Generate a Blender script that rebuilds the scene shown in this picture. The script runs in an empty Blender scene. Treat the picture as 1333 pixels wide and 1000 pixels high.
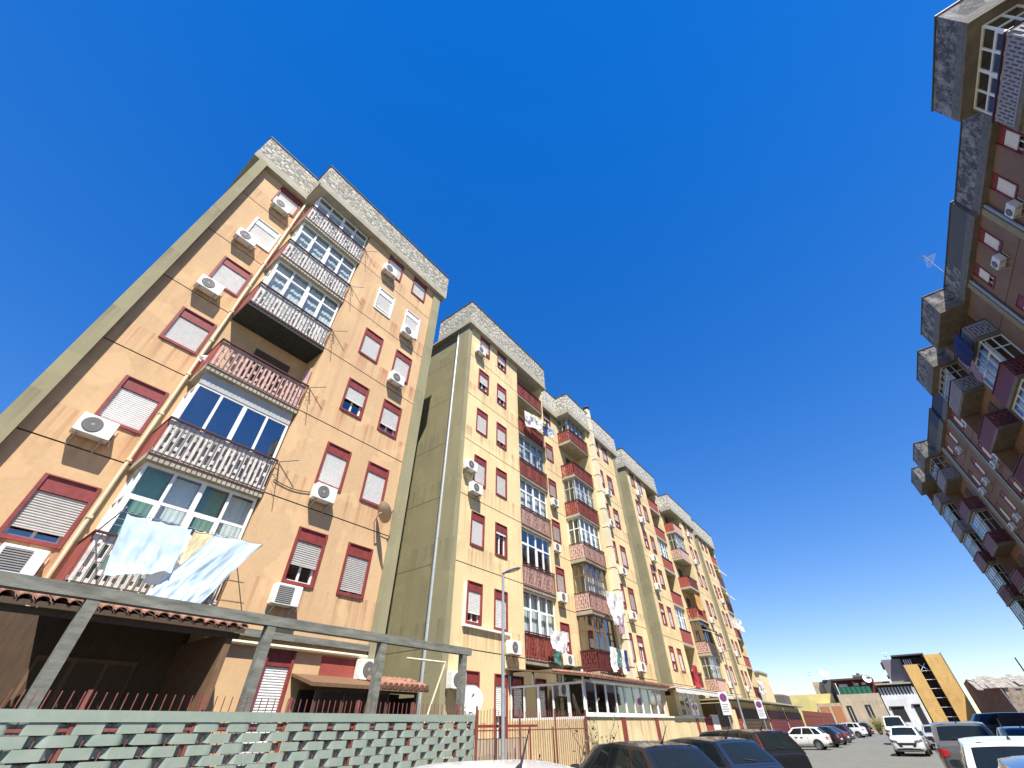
import bpy, bmesh, math, random
from mathutils import Vector, Matrix, noise as mnoise
random.seed(7)
sc = bpy.context.scene
col = sc.collection
R = random.Random(11)

# ------------------------------------------------------------------ materials
def new_mat(name):
    m = bpy.data.materials.new(name); m.use_nodes = True
    nt = m.node_tree
    b = nt.nodes['Principled BSDF']
    return m, nt, b
def N(nt, t, **kw):
    n = nt.nodes.new(t)
    for k, v in kw.items():
        if k.startswith('i_'): n.inputs[k[2:].replace('_', ' ')].default_value = v
        else: setattr(n, k, v)
    return n
def rgba(c): return (c[0], c[1], c[2], 1)
def coords(nt, scale=(1, 1, 1)):
    tc = N(nt, 'ShaderNodeNewGeometry')
    mp = N(nt, 'ShaderNodeMapping'); mp.inputs['Scale'].default_value = scale
    nt.links.new(tc.outputs['Position'], mp.inputs['Vector'])
    return mp.outputs['Vector']
def noise(nt, scale, detail=4, rough=.6, cs=(1, 1, 1)):
    n = N(nt, 'ShaderNodeTexNoise'); n.inputs['Scale'].default_value = scale
    n.inputs['Detail'].default_value = detail; n.inputs['Roughness'].default_value = rough
    nt.links.new(coords(nt, cs), n.inputs['Vector'])
    return n.outputs['Fac']
def ramp(nt, fac, stops):
    r = N(nt, 'ShaderNodeValToRGB'); nt.links.new(fac, r.inputs['Fac'])
    e = r.color_ramp.elements
    e[0].position, e[0].color = stops[0][0], rgba(stops[0][1])
    e[1].position, e[1].color = stops[1][0], rgba(stops[1][1])
    for p, c in stops[2:]:
        q = e.new(p); q.color = rgba(c)
    return r.outputs['Color']
def mix(nt, fac, a, b, mode='MIX'):
    m = N(nt, 'ShaderNodeMix', data_type='RGBA', blend_type=mode)
    for s, v in ((0, fac), (6, a), (7, b)):
        if hasattr(v, 'links') or hasattr(v, 'is_output'): nt.links.new(v, m.inputs[s])
        elif s == 0: m.inputs[0].default_value = v
        else: m.inputs[s].default_value = rgba(v)
    return m.outputs[2]
def bump(nt, b, h, strength=.3, dist=.02):
    bn = N(nt, 'ShaderNodeBump'); bn.inputs['Strength'].default_value = strength; bn.inputs['Distance'].default_value = dist
    nt.links.new(h, bn.inputs['Height']); nt.links.new(bn.outputs['Normal'], b.inputs['Normal'])
def mul(c, k): return (c[0]*k, c[1]*k, c[2]*k)

def mat_plaster(name, c, stain=(.30, .13, .06), amt=.5):
    m, nt, b = new_mat(name)
    big = noise(nt, .35, 5)
    base = ramp(nt, big, [(.3, mul(c, .80)), (.7, mul(c, 1.12))])
    fine = noise(nt, 9, 5, .7)
    base = mix(nt, .35, base, ramp(nt, fine, [(.3, mul(c, .78)), (.7, mul(c, 1.12))]))
    st = noise(nt, 1.0, 5, .7, (2.2, 2.2, .13))          # rain streaks running down
    sf = ramp(nt, st, [(.55, (0, 0, 0)), (.80, (amt, amt, amt))])
    base = mix(nt, sf, base, stain)
    ge = N(nt, 'ShaderNodeNewGeometry'); sx = N(nt, 'ShaderNodeSeparateXYZ'); nt.links.new(ge.outputs['Position'], sx.inputs[0])
    m1 = N(nt, 'ShaderNodeMath', operation='SUBTRACT'); m1.inputs[1].default_value = 4.88; nt.links.new(sx.outputs['Z'], m1.inputs[0])
    m2 = N(nt, 'ShaderNodeMath', operation='DIVIDE'); m2.inputs[1].default_value = 3.05; nt.links.new(m1.outputs[0], m2.inputs[0])
    m3 = N(nt, 'ShaderNodeMath', operation='FRACT'); nt.links.new(m2.outputs[0], m3.inputs[0])
    low = ramp(nt, m3.outputs[0], [(.55, (0, 0, 0)), (.95, (1, 1, 1))])
    thin = ramp(nt, noise(nt, 1.0, 4, .6, (5, 5, .10)), [(.47, (0, 0, 0)), (.66, (min(1, amt*1.5),)*3)])
    mm = mix(nt, 1.0, low, thin, 'MULTIPLY')
    base = mix(nt, mm, base, stain)                                # drips below the sills
    pat = noise(nt, .8, 3, .5)
    pf = ramp(nt, pat, [(.58, (0, 0, 0)), (.61, (.34, .34, .34))])
    base = mix(nt, pf, base, mul(c, 1.22))
    nt.links.new(base, b.inputs['Base Color']); b.inputs['Roughness'].default_value = .92
    bump(nt, b, noise(nt, 60, 3), .25, .01)
    return m
def mat_simple(name, c, rough=.6, metal=0, var=.12, scale=6, spec=None, stretch=(1, 1, 1), bmp=0):
    m, nt, b = new_mat(name)
    f = noise(nt, scale, 4, .6, stretch)
    nt.links.new(ramp(nt, f, [(.3, mul(c, 1-var)), (.7, mul(c, 1+var))]), b.inputs['Base Color'])
    b.inputs['Roughness'].default_value = rough; b.inputs['Metallic'].default_value = metal
    if spec is not None: b.inputs['Specular IOR Level'].default_value = spec
    if bmp: bump(nt, b, noise(nt, scale*6, 4), bmp, .01)
    return m
def mat_stone(name, light, dark, lo=.40, hi=.56):
    m, nt, b = new_mat(name)
    v = N(nt, 'ShaderNodeTexVoronoi', feature='DISTANCE_TO_EDGE'); v.inputs['Scale'].default_value = 3.4
    wn = N(nt, 'ShaderNodeTexNoise'); wn.inputs['Scale'].default_value = 5; wn.inputs['Detail'].default_value = 4
    va = N(nt, 'ShaderNodeVectorMath', operation='MULTIPLY_ADD'); va.inputs[1].default_value = (.22, .22, .22)
    cc = coords(nt, (1, 1, 1.5))
    nt.links.new(cc, wn.inputs['Vector']); nt.links.new(wn.outputs['Color'], va.inputs[0]); nt.links.new(cc, va.inputs[2]); nt.links.new(va.outputs[0], v.inputs['Vector'])
    n1 = noise(nt, 2.6, 6, .75, (1, 1, 1.6))
    n2 = noise(nt, 14, 4, .7)
    c = ramp(nt, v.outputs['Distance'], [(.04, dark), (.15, light)])
    c = mix(nt, ramp(nt, n1, [(lo, (.85, .85, .85)), (hi, (0, 0, 0))]), c, mul(dark, 1.5))
    c = mix(nt, .22, c, ramp(nt, n2, [(.35, mul(dark, .8)), (.65, mul(light, 1.15))]))
    n1 = v.outputs['Distance']
    nt.links.new(c, b.inputs['Base Color']); b.inputs['Roughness'].default_value = .95
    bump(nt, b, n1, .8, .06)
    return m
def mat_glass(name, tint, trans=.5, rough=.03):
    m, nt, b = new_mat(name)
    nt.nodes.remove(b)
    out = nt.nodes['Material Output']
    tr = N(nt, 'ShaderNodeBsdfTransparent'); tr.inputs['Color'].default_value = rgba(tint)
    gl = N(nt, 'ShaderNodeBsdfGlossy'); gl.inputs['Roughness'].default_value = rough
    fr = N(nt, 'ShaderNodeLayerWeight'); fr.inputs['Blend'].default_value = .5
    pw = N(nt, 'ShaderNodeMath', operation='POWER'); pw.inputs[1].default_value = 4
    nt.links.new(fr.outputs['Facing'], pw.inputs[0])
    ad = N(nt, 'ShaderNodeMath', operation='ADD', use_clamp=True); ad.inputs[1].default_value = 1-trans
    nt.links.new(pw.outputs[0], ad.inputs[0])
    mx = N(nt, 'ShaderNodeMixShader')
    nt.links.new(ad.outputs[0], mx.inputs['Fac']); nt.links.new(tr.outputs[0], mx.inputs[1]); nt.links.new(gl.outputs[0], mx.inputs[2])
    nt.links.new(mx.outputs[0], out.inputs['Surface'])
    return m
def mat_cloth(name, c):
    m, nt, b = new_mat(name)
    f = noise(nt, 7, 4)
    nt.links.new(ramp(nt, f, [(.3, mul(c, .92)), (.7, mul(c, 1.05))]), b.inputs['Base Color'])
    b.inputs['Roughness'].default_value = .9
    out = nt.nodes['Material Output']
    tl = N(nt, 'ShaderNodeBsdfTranslucent'); tl.inputs['Color'].default_value = rgba(c)
    mx = N(nt, 'ShaderNodeMixShader'); mx.inputs[0].default_value = .25
    nt.links.new(b.outputs[0], mx.inputs[1]); nt.links.new(tl.outputs[0], mx.inputs[2]); nt.links.new(mx.outputs[0], out.inputs['Surface'])
    return m
def mat_paint(name, c, rough=.18):
    m, nt, b = new_mat(name)
    f = noise(nt, 3, 5, .7)
    nt.links.new(ramp(nt, f, [(.3, mul(c, .9)), (.75, mul(c, 1.04))]), b.inputs['Base Color'])
    b.inputs['Roughness'].default_value = rough
    b.inputs['Coat Weight'].default_value = .5; b.inputs['Coat Roughness'].default_value = .08
    return m
def mat_ground():
    m, nt, b = new_mat('asphalt_ground')
    n1 = noise(nt, .12, 6, .65); n2 = noise(nt, 1.3, 6, .7); n3 = noise(nt, 26, 4, .7)
    c = ramp(nt, n1, [(.35, (.112, .116, .100)), (.65, (.145, .148, .128))])
    c = mix(nt, .65, c, ramp(nt, n2, [(.3, (.09, .092, .082)), (.55, (.14, .141, .120)), (.75, (.20, .195, .158))]))
    c = mix(nt, .3, c, ramp(nt, n3, [(.35, (.065, .066, .06)), (.65, (.21, .205, .178))]))
    v = N(nt, 'ShaderNodeTexVoronoi', feature='DISTANCE_TO_EDGE'); v.inputs['Scale'].default_value = .22
    wn = N(nt, 'ShaderNodeTexNoise'); wn.inputs['Scale'].default_value = .9; wn.inputs['Detail'].default_value = 6; wn.inputs['Roughness'].default_value = .7
    va = N(nt, 'ShaderNodeVectorMath', operation='MULTIPLY_ADD'); va.inputs[1].default_value = (2.2, 2.2, 2.2); cc = coords(nt)
    nt.links.new(cc, wn.inputs['Vector']); nt.links.new(wn.outputs['Color'], va.inputs[0]); nt.links.new(cc, va.inputs[2]); nt.links.new(va.outputs[0], v.inputs['Vector'])
    cr = ramp(nt, v.outputs['Distance'], [(.0012, (.6, .6, .6)), (.004, (0, 0, 0))])
    c = mix(nt, cr, c, (.09, .088, .08))
    spots = ramp(nt, noise(nt, .9, 3, .6), [(.66, (0, 0, 0)), (.72, (.55, .55, .55))])
    c = mix(nt, spots, c, (.13, .125, .11))                    # oil and patching stains
    nt.links.new(c, b.inputs['Base Color']); b.inputs['Roughness'].default_value = .93
    bump(nt, b, n3, .35, .01)
    return m

M = {}
M['orange'] = mat_plaster('orange_plaster', (.585, .385, .205), stain=(.36, .15, .08), amt=.55)
M['yellow'] = mat_plaster('yellow_plaster', (.70, .55, .295), stain=(.42, .22, .10), amt=.55)
M['cream'] = mat_plaster('cream_plaster', (.68, .54, .30), stain=(.30, .2, .1), amt=.45)
M['shade_plaster'] = mat_plaster('shade_darkened_plaster', (.225, .140, .092), stain=(.2, .12, .08), amt=.3)  # right row plaster, its shade darkness put into the base colour
M['olive'] = mat_plaster('olive_concrete', (.245, .220, .118), stain=(.14, .12, .07), amt=.5)
M['olive_light'] = mat_plaster('olive_pilaster', (.285, .255, .145), stain=(.17, .15, .09), amt=.5)
M['groove'] = mat_simple('joint_groove', (.10, .07, .04), .9)
M['stone'] = mat_stone('stone_parapet', (.60, .56, .46), (.12, .112, .09), .42, .54)
M['stone_pale'] = mat_stone('pale_stone_parapet', (.70, .66, .56), (.16, .15, .12), .38, .5)
def mat_stained(name, c, dark):
    m, nt, b = new_mat(name)
    n1 = noise(nt, 2.2, 8, .72, (1, 1, .8)); n2 = noise(nt, 1.4, 5, .7, (3, 3, .35)); n3 = noise(nt, 9, 4, .7)
    k = ramp(nt, n1, [(.36, mul(c, 1.25)), (.47, mul(c, .8)), (.54, dark)])
    k = mix(nt, ramp(nt, n2, [(.5, (0, 0, 0)), (.7, (.7, .7, .7))]), k, mul(dark, 1.3))
    k = mix(nt, .25, k, ramp(nt, n3, [(.35, mul(dark, .8)), (.65, mul(c, 1.4))]))
    nt.links.new(k, b.inputs['Base Color']); b.inputs['Roughness'].default_value = .95; bump(nt, b, n1, .6, .04)
    return m
M['stone_shade'] = mat_stained('stained_shade_parapet', (.29, .275, .265), (.040, .036, .042))  # real stains, over a base tone lowered to stand for shade
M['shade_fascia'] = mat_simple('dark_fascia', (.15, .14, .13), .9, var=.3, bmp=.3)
M['shade_pattern'] = mat_simple('shade_dimmed_white_panel', (.30, .28, .30), .8)  # white railing panel again, shade put into its colour for the right row
M['shade_slab'] = mat_simple('shade_dimmed_slab', (.17, .145, .105), .9, var=.25, scale=2, bmp=.2)  # slab concrete again, colour lowered to stand for the right row's shade
M['navy'] = mat_simple('dark_blue_parapet', (.035, .042, .075), .8, bmp=.3)
M['dark_conc'] = mat_simple('dark_grey_parapet', (.10, .095, .09), .9, bmp=.3)
M['concrete'] = mat_simple('smooth_concrete', (.36, .33, .25), .9, var=.18, scale=2, bmp=.2)
M['grey_conc'] = mat_simple('grey_weathered_beam', (.165, .165, .135), .9, var=.38, scale=3, stretch=(3, .6, 3), bmp=.5)
M['coping'] = mat_simple('coping_metal', (.07, .068, .065), .6)
M['red'] = mat_simple('red_metal', (.22, .040, .032), .5, var=.22)
M['red_wall'] = mat_simple('red_plaster', (.30, .062, .044), .8, var=.2, scale=3)
M['dark_red'] = mat_simple('dark_red_metal', (.085, .022, .018), .55)
M['maroon'] = mat_simple('maroon_panel', (.14, .025, .028), .6)
M['white_pattern'] = mat_simple('white_railing_panel', (.58, .55, .50), .85, var=.28)
M['pink_pattern'] = mat_simple('faded_pink_panel', (.56, .36, .30), .8, var=.2)
M['pvc'] = mat_simple('white_pvc', (.78, .77, .72), .4, var=.05)
M['alu'] = mat_simple('grey_aluminium', (.42, .42, .40), .4, var=.1)
M['shutter'] = mat_simple('white_shutter', (.74, .72, .68), .55, var=.06)
M['shutter_grey'] = mat_simple('grey_shutter', (.48, .46, .42), .55, var=.08)
M['dark'] = mat_simple('dark_interior', (.025, .022, .020), .9)
M['brown_dark'] = mat_simple('dark_brown_wood', (.075, .045, .025), .7, var=.25, stretch=(4, 4, .6))
M['brown'] = mat_simple('brown_wood', (.16, .09, .045), .7, var=.25, stretch=(4, 4, .6))
M['ac'] = mat_simple('white_appliance', (.72, .70, .64), .45, var=.06)
M['ac_dark'] = mat_simple('dark_grille', (.09, .085, .08), .6)
M['ac_grey'] = mat_simple('grey_fan', (.30, .29, .27), .5)
M['steel'] = mat_simple('galvanised_steel', (.38, .40, .40), .45, .5, var=.1)
M['pipe_grey'] = mat_simple('grey_drainpipe', (.40, .43, .44), .45, .3, var=.1)
M['pipe_cream'] = mat_simple('cream_pipe', (.58, .50, .34), .6)
M['black_metal'] = mat_simple('black_metal', (.02, .02, .02), .5)
M['terracotta'] = mat_simple('terracotta_tile', (.26, .125, .08), .85, var=.35, scale=5, bmp=.3)
def mat_weave():
    m, nt, b = new_mat('grey_green_weave')
    c = ramp(nt, noise(nt, 4, 5, .7), [(.3, (.225, .27, .215)), (.7, (.28, .325, .265))])
    c = mix(nt, ramp(nt, noise(nt, 2.3, 4, .7, (1, 1, 3)), [(.52, (0, 0, 0)), (.80, (.45, .45, .45))]), c, (.36, .32, .26))
    c = mix(nt, ramp(nt, noise(nt, 22, 3, .6), [(.60, (0, 0, 0)), (.80, (.3, .3, .3))]), c, (.14, .14, .12))
    nt.links.new(c, b.inputs['Base Color']); b.inputs['Roughness'].default_value = .6; return m
M['weave'] = mat_weave()
M['fence_red'] = mat_simple('rusty_red_bar', (.20, .06, .045), .7, var=.3, scale=9)
M['glass'] = mat_glass('veranda_glass', (.88, .96, .97), .93)
M['glass_dark'] = mat_glass('window_glass', (.40, .45, .47), .72)
M['car_glass'] = mat_simple('car_glass', (.010, .014, .015), .05, var=.1, spec=.3)
M['glass_mirror'] = mat_glass('reflective_glass', (.45, .50, .52), .64)
M['curtain'] = mat_cloth('white_curtain', (.80, .80, .78))
M['curtain_green'] = mat_cloth('pale_green_curtain', (.22, .36, .29))
M['sheet_blue'] = mat_cloth('light_blue_sheet', (.52, .66, .78))
M['sheet_white'] = mat_cloth('white_sheet', (.78, .78, .78))
M['cloth_cream'] = mat_cloth('cream_cloth', (.72, .60, .36))
M['cloth_navy'] = mat_cloth('navy_cloth', (.03, .045, .16))
M['cloth_teal'] = mat_cloth('teal_cloth', (.07, .20, .17))
M['cloth_yellow'] = mat_cloth('yellow_cloth', (.55, .50, .10))
M['cloth_red'] = mat_cloth('red_cloth', (.42, .03, .05))
M['cloth_pink'] = mat_cloth('dusky_pink_cloth', (.38, .24, .30))
M['cloth_pale_pink'] = mat_cloth('pale_pink_cloth', (.70, .48, .48))
M['cloth_orange'] = mat_cloth('orange_cloth', (.72, .36, .12))
M['awning'] = mat_cloth('white_awning', (.78, .77, .72))
M['tyre'] = mat_simple('tyre_rubber', (.018, .018, .018), .85)
M['rim'] = mat_simple('alloy_rim', (.34, .34, .35), .35, .8)
M['plastic'] = mat_simple('black_plastic', (.02, .02, .022), .55)
M['lamp_red'] = mat_simple('red_lamp_lens', (.42, .02, .02), .15, var=.1)
M['lamp_clear'] = mat_simple('clear_lamp_lens', (.55, .57, .58), .1, var=.1)
M['lamp_dark'] = mat_simple('headlamp_lens', (.10, .11, .12), .08, var=.3, scale=20)
M['plate'] = mat_simple('number_plate', (.75, .76, .76), .4, var=.04)
M['wood'] = mat_simple('branch_bark', (.09, .06, .04), .9)
M['leaf'] = mat_simple('leaf_green', (.075, .11, .03), .7, var=.35, scale=14)
M['leaf_dry'] = mat_simple('dry_leaf', (.20, .19, .06), .8, var=.35, scale=14)
M['mauve'] = mat_plaster('mauve_plaster', (.22, .19, .20), stain=(.1, .08, .08), amt=.4)
M['tower_yellow'] = mat_plaster('yellow_tower_plaster', (.66, .40, .13), stain=(.35, .2, .08), amt=.3)
M['house_white'] = mat_plaster('white_plaster', (.72, .71, .68), stain=(.4, .38, .34), amt=.3)
M['house_beige'] = mat_plaster('beige_plaster', (.50, .40, .27), stain=(.25, .2, .14), amt=.6)
M['lemon'] = mat_plaster('lemon_plaster', (.68, .58, .22), stain=(.4, .3, .15), amt=.3)
M['flue_cream'] = mat_plaster('flue_render', (.70, .62, .44), stain=(.4, .3, .18), amt=.5)
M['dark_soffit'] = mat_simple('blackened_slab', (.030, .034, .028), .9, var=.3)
M['brick'] = mat_simple('old_brick', (.20, .10, .065), .95, var=.4, scale=3, bmp=.6)
M['rubble'] = mat_simple('crumbling_masonry', (.30, .23, .17), .95, var=.45, scale=2, bmp=.8)
M['old_roof'] = mat_simple('broken_roof_sheets', (.26, .23, .19), .9, var=.55, scale=1.6, stretch=(1, 1, 1), bmp=.6)
M['green_net'] = mat_cloth('green_netting', (.03, .16, .10))
M['sign_white'] = mat_simple('sign_white', (.75, .76, .77), .4, var=.04)
M['sign_red'] = mat_simple('sign_red', (.5, .03, .04), .4, var=.05)
M['sign_blue'] = mat_simple('sign_blue', (.04, .09, .35), .4, var=.05)
M['sign_line'] = mat_simple('sign_print', (.30, .32, .36), .5, var=.05)
M['ground'] = mat_ground()

# ------------------------------------------------------------------ mesh builder
ORG = {}
def org(o):
    v = ORG.get(o.name)
    return v if v else Vector((0, 0, 0))
class MB:
    def __init__(s, T=None): s.v = []; s.f = []; s.m = []; s.T = T or (lambda a, b, c: (a, b, c)); s.cur = 0
    def add(s, pts, faces):
        n = len(s.v); s.v += [s.T(*p) for p in pts]
        for f in faces: s.f.append([n+i for i in f]); s.m.append(s.cur)
    def box(s, a0, a1, b0, b1, c0, c1):
        s.add([(x, y, z) for x in (a0, a1) for y in (b0, b1) for z in (c0, c1)],
              [(0, 1, 3, 2), (4, 6, 7, 5), (0, 4, 5, 1), (2, 3, 7, 6), (0, 2, 6, 4), (1, 5, 7, 3)])
    def hexa(s, p8):
        s.add(p8, [(0, 1, 3, 2), (4, 6, 7, 5), (0, 4, 5, 1), (2, 3, 7, 6), (0, 2, 6, 4), (1, 5, 7, 3)])
    def quad(s, a, b, c, d): s.add([a, b, c, d], [(0, 1, 2, 3)])
    def tube(s, p0, p1, r0, r1=None, n=8, cap=True):
        r1 = r0 if r1 is None else r1
        p0 = Vector(p0); p1 = Vector(p1); d = (p1-p0).normalized()
        a = d.orthogonal().normalized(); b = d.cross(a)
        pts = []
        for p, r in ((p0, r0), (p1, r1)):
            for i in range(n):
                t = 2*math.pi*i/n; pts.append(tuple(p+a*r*math.cos(t)+b*r*math.sin(t)))
        fs = [(i, (i+1) % n, n+(i+1) % n, n+i) for i in range(n)]
        if cap: fs += [tuple(range(n))[::-1], tuple(range(n, 2*n))]
        s.add(pts, fs)
    def path(s, pts, r, n=6):
        for a, b in zip(pts[:-1], pts[1:]): s.tube(a, b, r, r, n)
    def grid(s, fn, nu, nv):
        pts = [fn(i/nu, j/nv) for j in range(nv+1) for i in range(nu+1)]
        s.add(pts, [(j*(nu+1)+i, j*(nu+1)+i+1, (j+1)*(nu+1)+i+1, (j+1)*(nu+1)+i) for j in range(nv) for i in range(nu)])
    def mesh(s, name, mats, o=Vector((0, 0, 0)), smooth=False):
        me = bpy.data.meshes.new(name)
        me.from_pydata([(v[0]-o[0], v[1]-o[1], v[2]-o[2]) for v in s.v], [], s.f)
        for m in (mats if isinstance(mats, list) else [mats]): me.materials.append(m)
        me.polygons.foreach_set('material_index', s.m)
        bm = bmesh.new(); bm.from_mesh(me)
        bmesh.ops.recalc_face_normals(bm, faces=bm.faces); bm.to_mesh(me); bm.free()
        if smooth:
            me.polygons.foreach_set('use_smooth', [True]*len(me.polygons)); me.set_sharp_from_angle(angle=math.radians(38))
        return me
    def build(s, name, mats, parent=None, smooth=False):
        o = bpy.data.objects.new(name, s.mesh(name, mats, org(parent) if parent else Vector((0, 0, 0)), smooth))
        col.objects.link(o)
        if parent: o.parent = parent; ORG[o.name] = org(parent)
        return o
    def thing(s, name, mats, label, cat, group=None, smooth=False):
        c = Vector((0, 0, 0)); k = len(s.v)
        xs = [v[0] for v in s.v]; ys = [v[1] for v in s.v]; zs = [v[2] for v in s.v]
        c = Vector(((min(xs)+max(xs))/2, (min(ys)+max(ys))/2, min(zs)))
        o = bpy.data.objects.new(name, s.mesh(name, mats, c, smooth)); o.location = c
        ORG[o.name] = c
        col.objects.link(o); tag(o, label, cat, group); return o
def tag(o, label=None, cat=None, group=None, kind=None):
    if label: o['label'] = label
    if cat: o['category'] = cat
    if group: o['group'] = group
    if kind: o['kind'] = kind
    return o
def empty(name, loc, label, cat, group=None, rz=0):
    o = bpy.data.objects.new(name, None); o.location = loc; o.rotation_euler = (0, 0, rz); o.empty_display_size = .3
    col.objects.link(o); ORG[o.name] = Vector(loc); return tag(o, label, cat, group)
def place(name, me, parent, loc, rz=0):
    """a (shared) mesh as a child, at a world position"""
    o = bpy.data.objects.new(name, me); o.parent = parent; o.location = Vector(loc)-org(parent); o.rotation_euler = (0, 0, rz)
    col.objects.link(o); return o
def sub(name, me, parent):
    o = bpy.data.objects.new(name, me); o.parent = parent; col.objects.link(o); return o
CACHE = {}
def cached(key, fn):
    if key not in CACHE: CACHE[key] = fn()
    return CACHE[key]

# ------------------------------------------------------------------ facade pieces, frame: (s along the street, d outwards, z)
def TL(X): return lambda s, d, z: (X+d, s, z)
def TR(X): return lambda s, d, z: (X-d, s, z)
F0, FH = 4.0, 3.05
JOINTS = [F0+FH*i for i in range(6)]
def zwin(f): return 4.88+FH*(f-1)                 # bottom of a window on floor f (1..6)

def wall(mb, s0, s1, z0, z1, d, holes=(), joints=(), depth=.2):
    """front skin with openings (reveals included) and narrow grooves at the floor joints"""
    hs = [(a, b, c, e, depth, 0) for a, b, c, e in holes]+[(s0, s1, j-.018, j+.018, .03, 1) for j in joints if z0 < j < z1]
    ss = sorted({s0, s1, *[h[0] for h in hs], *[h[1] for h in hs]}); zs = sorted({z0, z1, *[h[2] for h in hs], *[h[3] for h in hs]})
    ss = [x for x in ss if s0 <= x <= s1]; zs = [x for x in zs if z0 <= x <= z1]
    for a, b in zip(ss[:-1], ss[1:]):
        for c, e in zip(zs[:-1], zs[1:]):
            m1, m2 = (a+b)/2, (c+e)/2
            if any(h[0] < m1 < h[1] and h[2] < m2 < h[3] for h in hs): continue
            mb.quad((a, d, c), (b, d, c), (b, d, e), (a, d, e))
    for a, b, c, e, dp, mt in hs:
        mb.cur = mt
        mb.quad((a, d, c), (b, d, c), (b, d-dp, c), (a, d-dp, c)); mb.quad((a, d, e), (b, d, e), (b, d-dp, e), (a, d-dp, e))
        if mt: mb.quad((a, d-dp, c), (b, d-dp, c), (b, d-dp, e), (a, d-dp, e))
        else:
            mb.quad((a, d, c), (a, d-dp, c), (a, d-dp, e), (a, d, e)); mb.quad((b, d, c), (b, d-dp, c), (b, d-dp, e), (b, d, e))
        mb.cur = 0

WT = lambda s, d, z: (d, s, z)                    # local frame of window / ac meshes: x outwards, y along the street
def win_frame(w, h, red):
    mb = MB(WT)
    t = .055
    mb.box(-.02, t, -.13, .035, -.02, h); mb.box(w-t, w+.02, -.13, .035, -.02, h)
    mb.box(t, w-t, -.13, .045, -.03, t)
    mb.box(-.02, w+.02, -.13, .035, h, h+.03)
    mb.box(t, w-t, -.12, -.005, h-.34, h)
    return mb.mesh('window', M['red'] if red else M['pvc'])
def win_shutter(w, h, op, mt):
    mb = MB(WT); z0 = .055+op*(h-.40); z1 = h-.34
    n = max(2, int((z1-z0)/.055)); pts = []
    prof = []
    for i in range(n):
        z = z0+(z1-z0)*i/n; q = (z1-z0)/n
        prof += [(-.055, z+q*.08), (-.036, z+q*.35), (-.036, z+q*.70), (-.055, z+q*.95)]
    for (da, za), (db, zb) in zip(prof[:-1], prof[1:]):
        mb.quad((.05, da, za), (w-.05, da, za), (w-.05, db, zb), (.05, db, zb))
    mb.box(.05, w-.05, -.075, -.03, z0-.03, z0)
    return mb.mesh('shutter', M[mt])
def win_pane(w, h):
    mb = MB(WT); z1 = h-.34
    mb.box(.05, w-.05, -.16, -.15, .055, z1); 
    mb.cur = 1
    for a in (.05, w/2-.03, w-.11): mb.box(a, a+.06, -.15, -.115, .055, z1)
    mb.box(.11, w/2-.03, -.15, -.117, .055, .115); mb.box(w/2+.03, w-.11, -.15, -.117, .055, .115)
    mb.cur = 2
    mb.quad((.0, -.19, 0), (w, -.19, 0), (w, -.19, h), (0, -.19, h))
    return mb.mesh('pane', [M['glass_dark'], M['pvc'], M['dark']])
def window(parent, T, s, d, z, w=.95, h=1.52, op=None, red=True, mt='shutter', left=True):
    if op is None: op = R.choice([0, 0, 0, 0, .12, .25, .4])
    p = T(s if left else s+w, d, z)
    fr = place('window', cached(('wf', w, h, red), lambda: win_frame(w, h, red)), parent, p, 0 if left else math.pi)
    sub('shutter', cached(('ws', w, h, op, mt), lambda: win_shutter(w, h, op, mt)), fr)
    sub('pane', cached(('wp', w, h), lambda: win_pane(w, h)), fr)
    return fr

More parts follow.
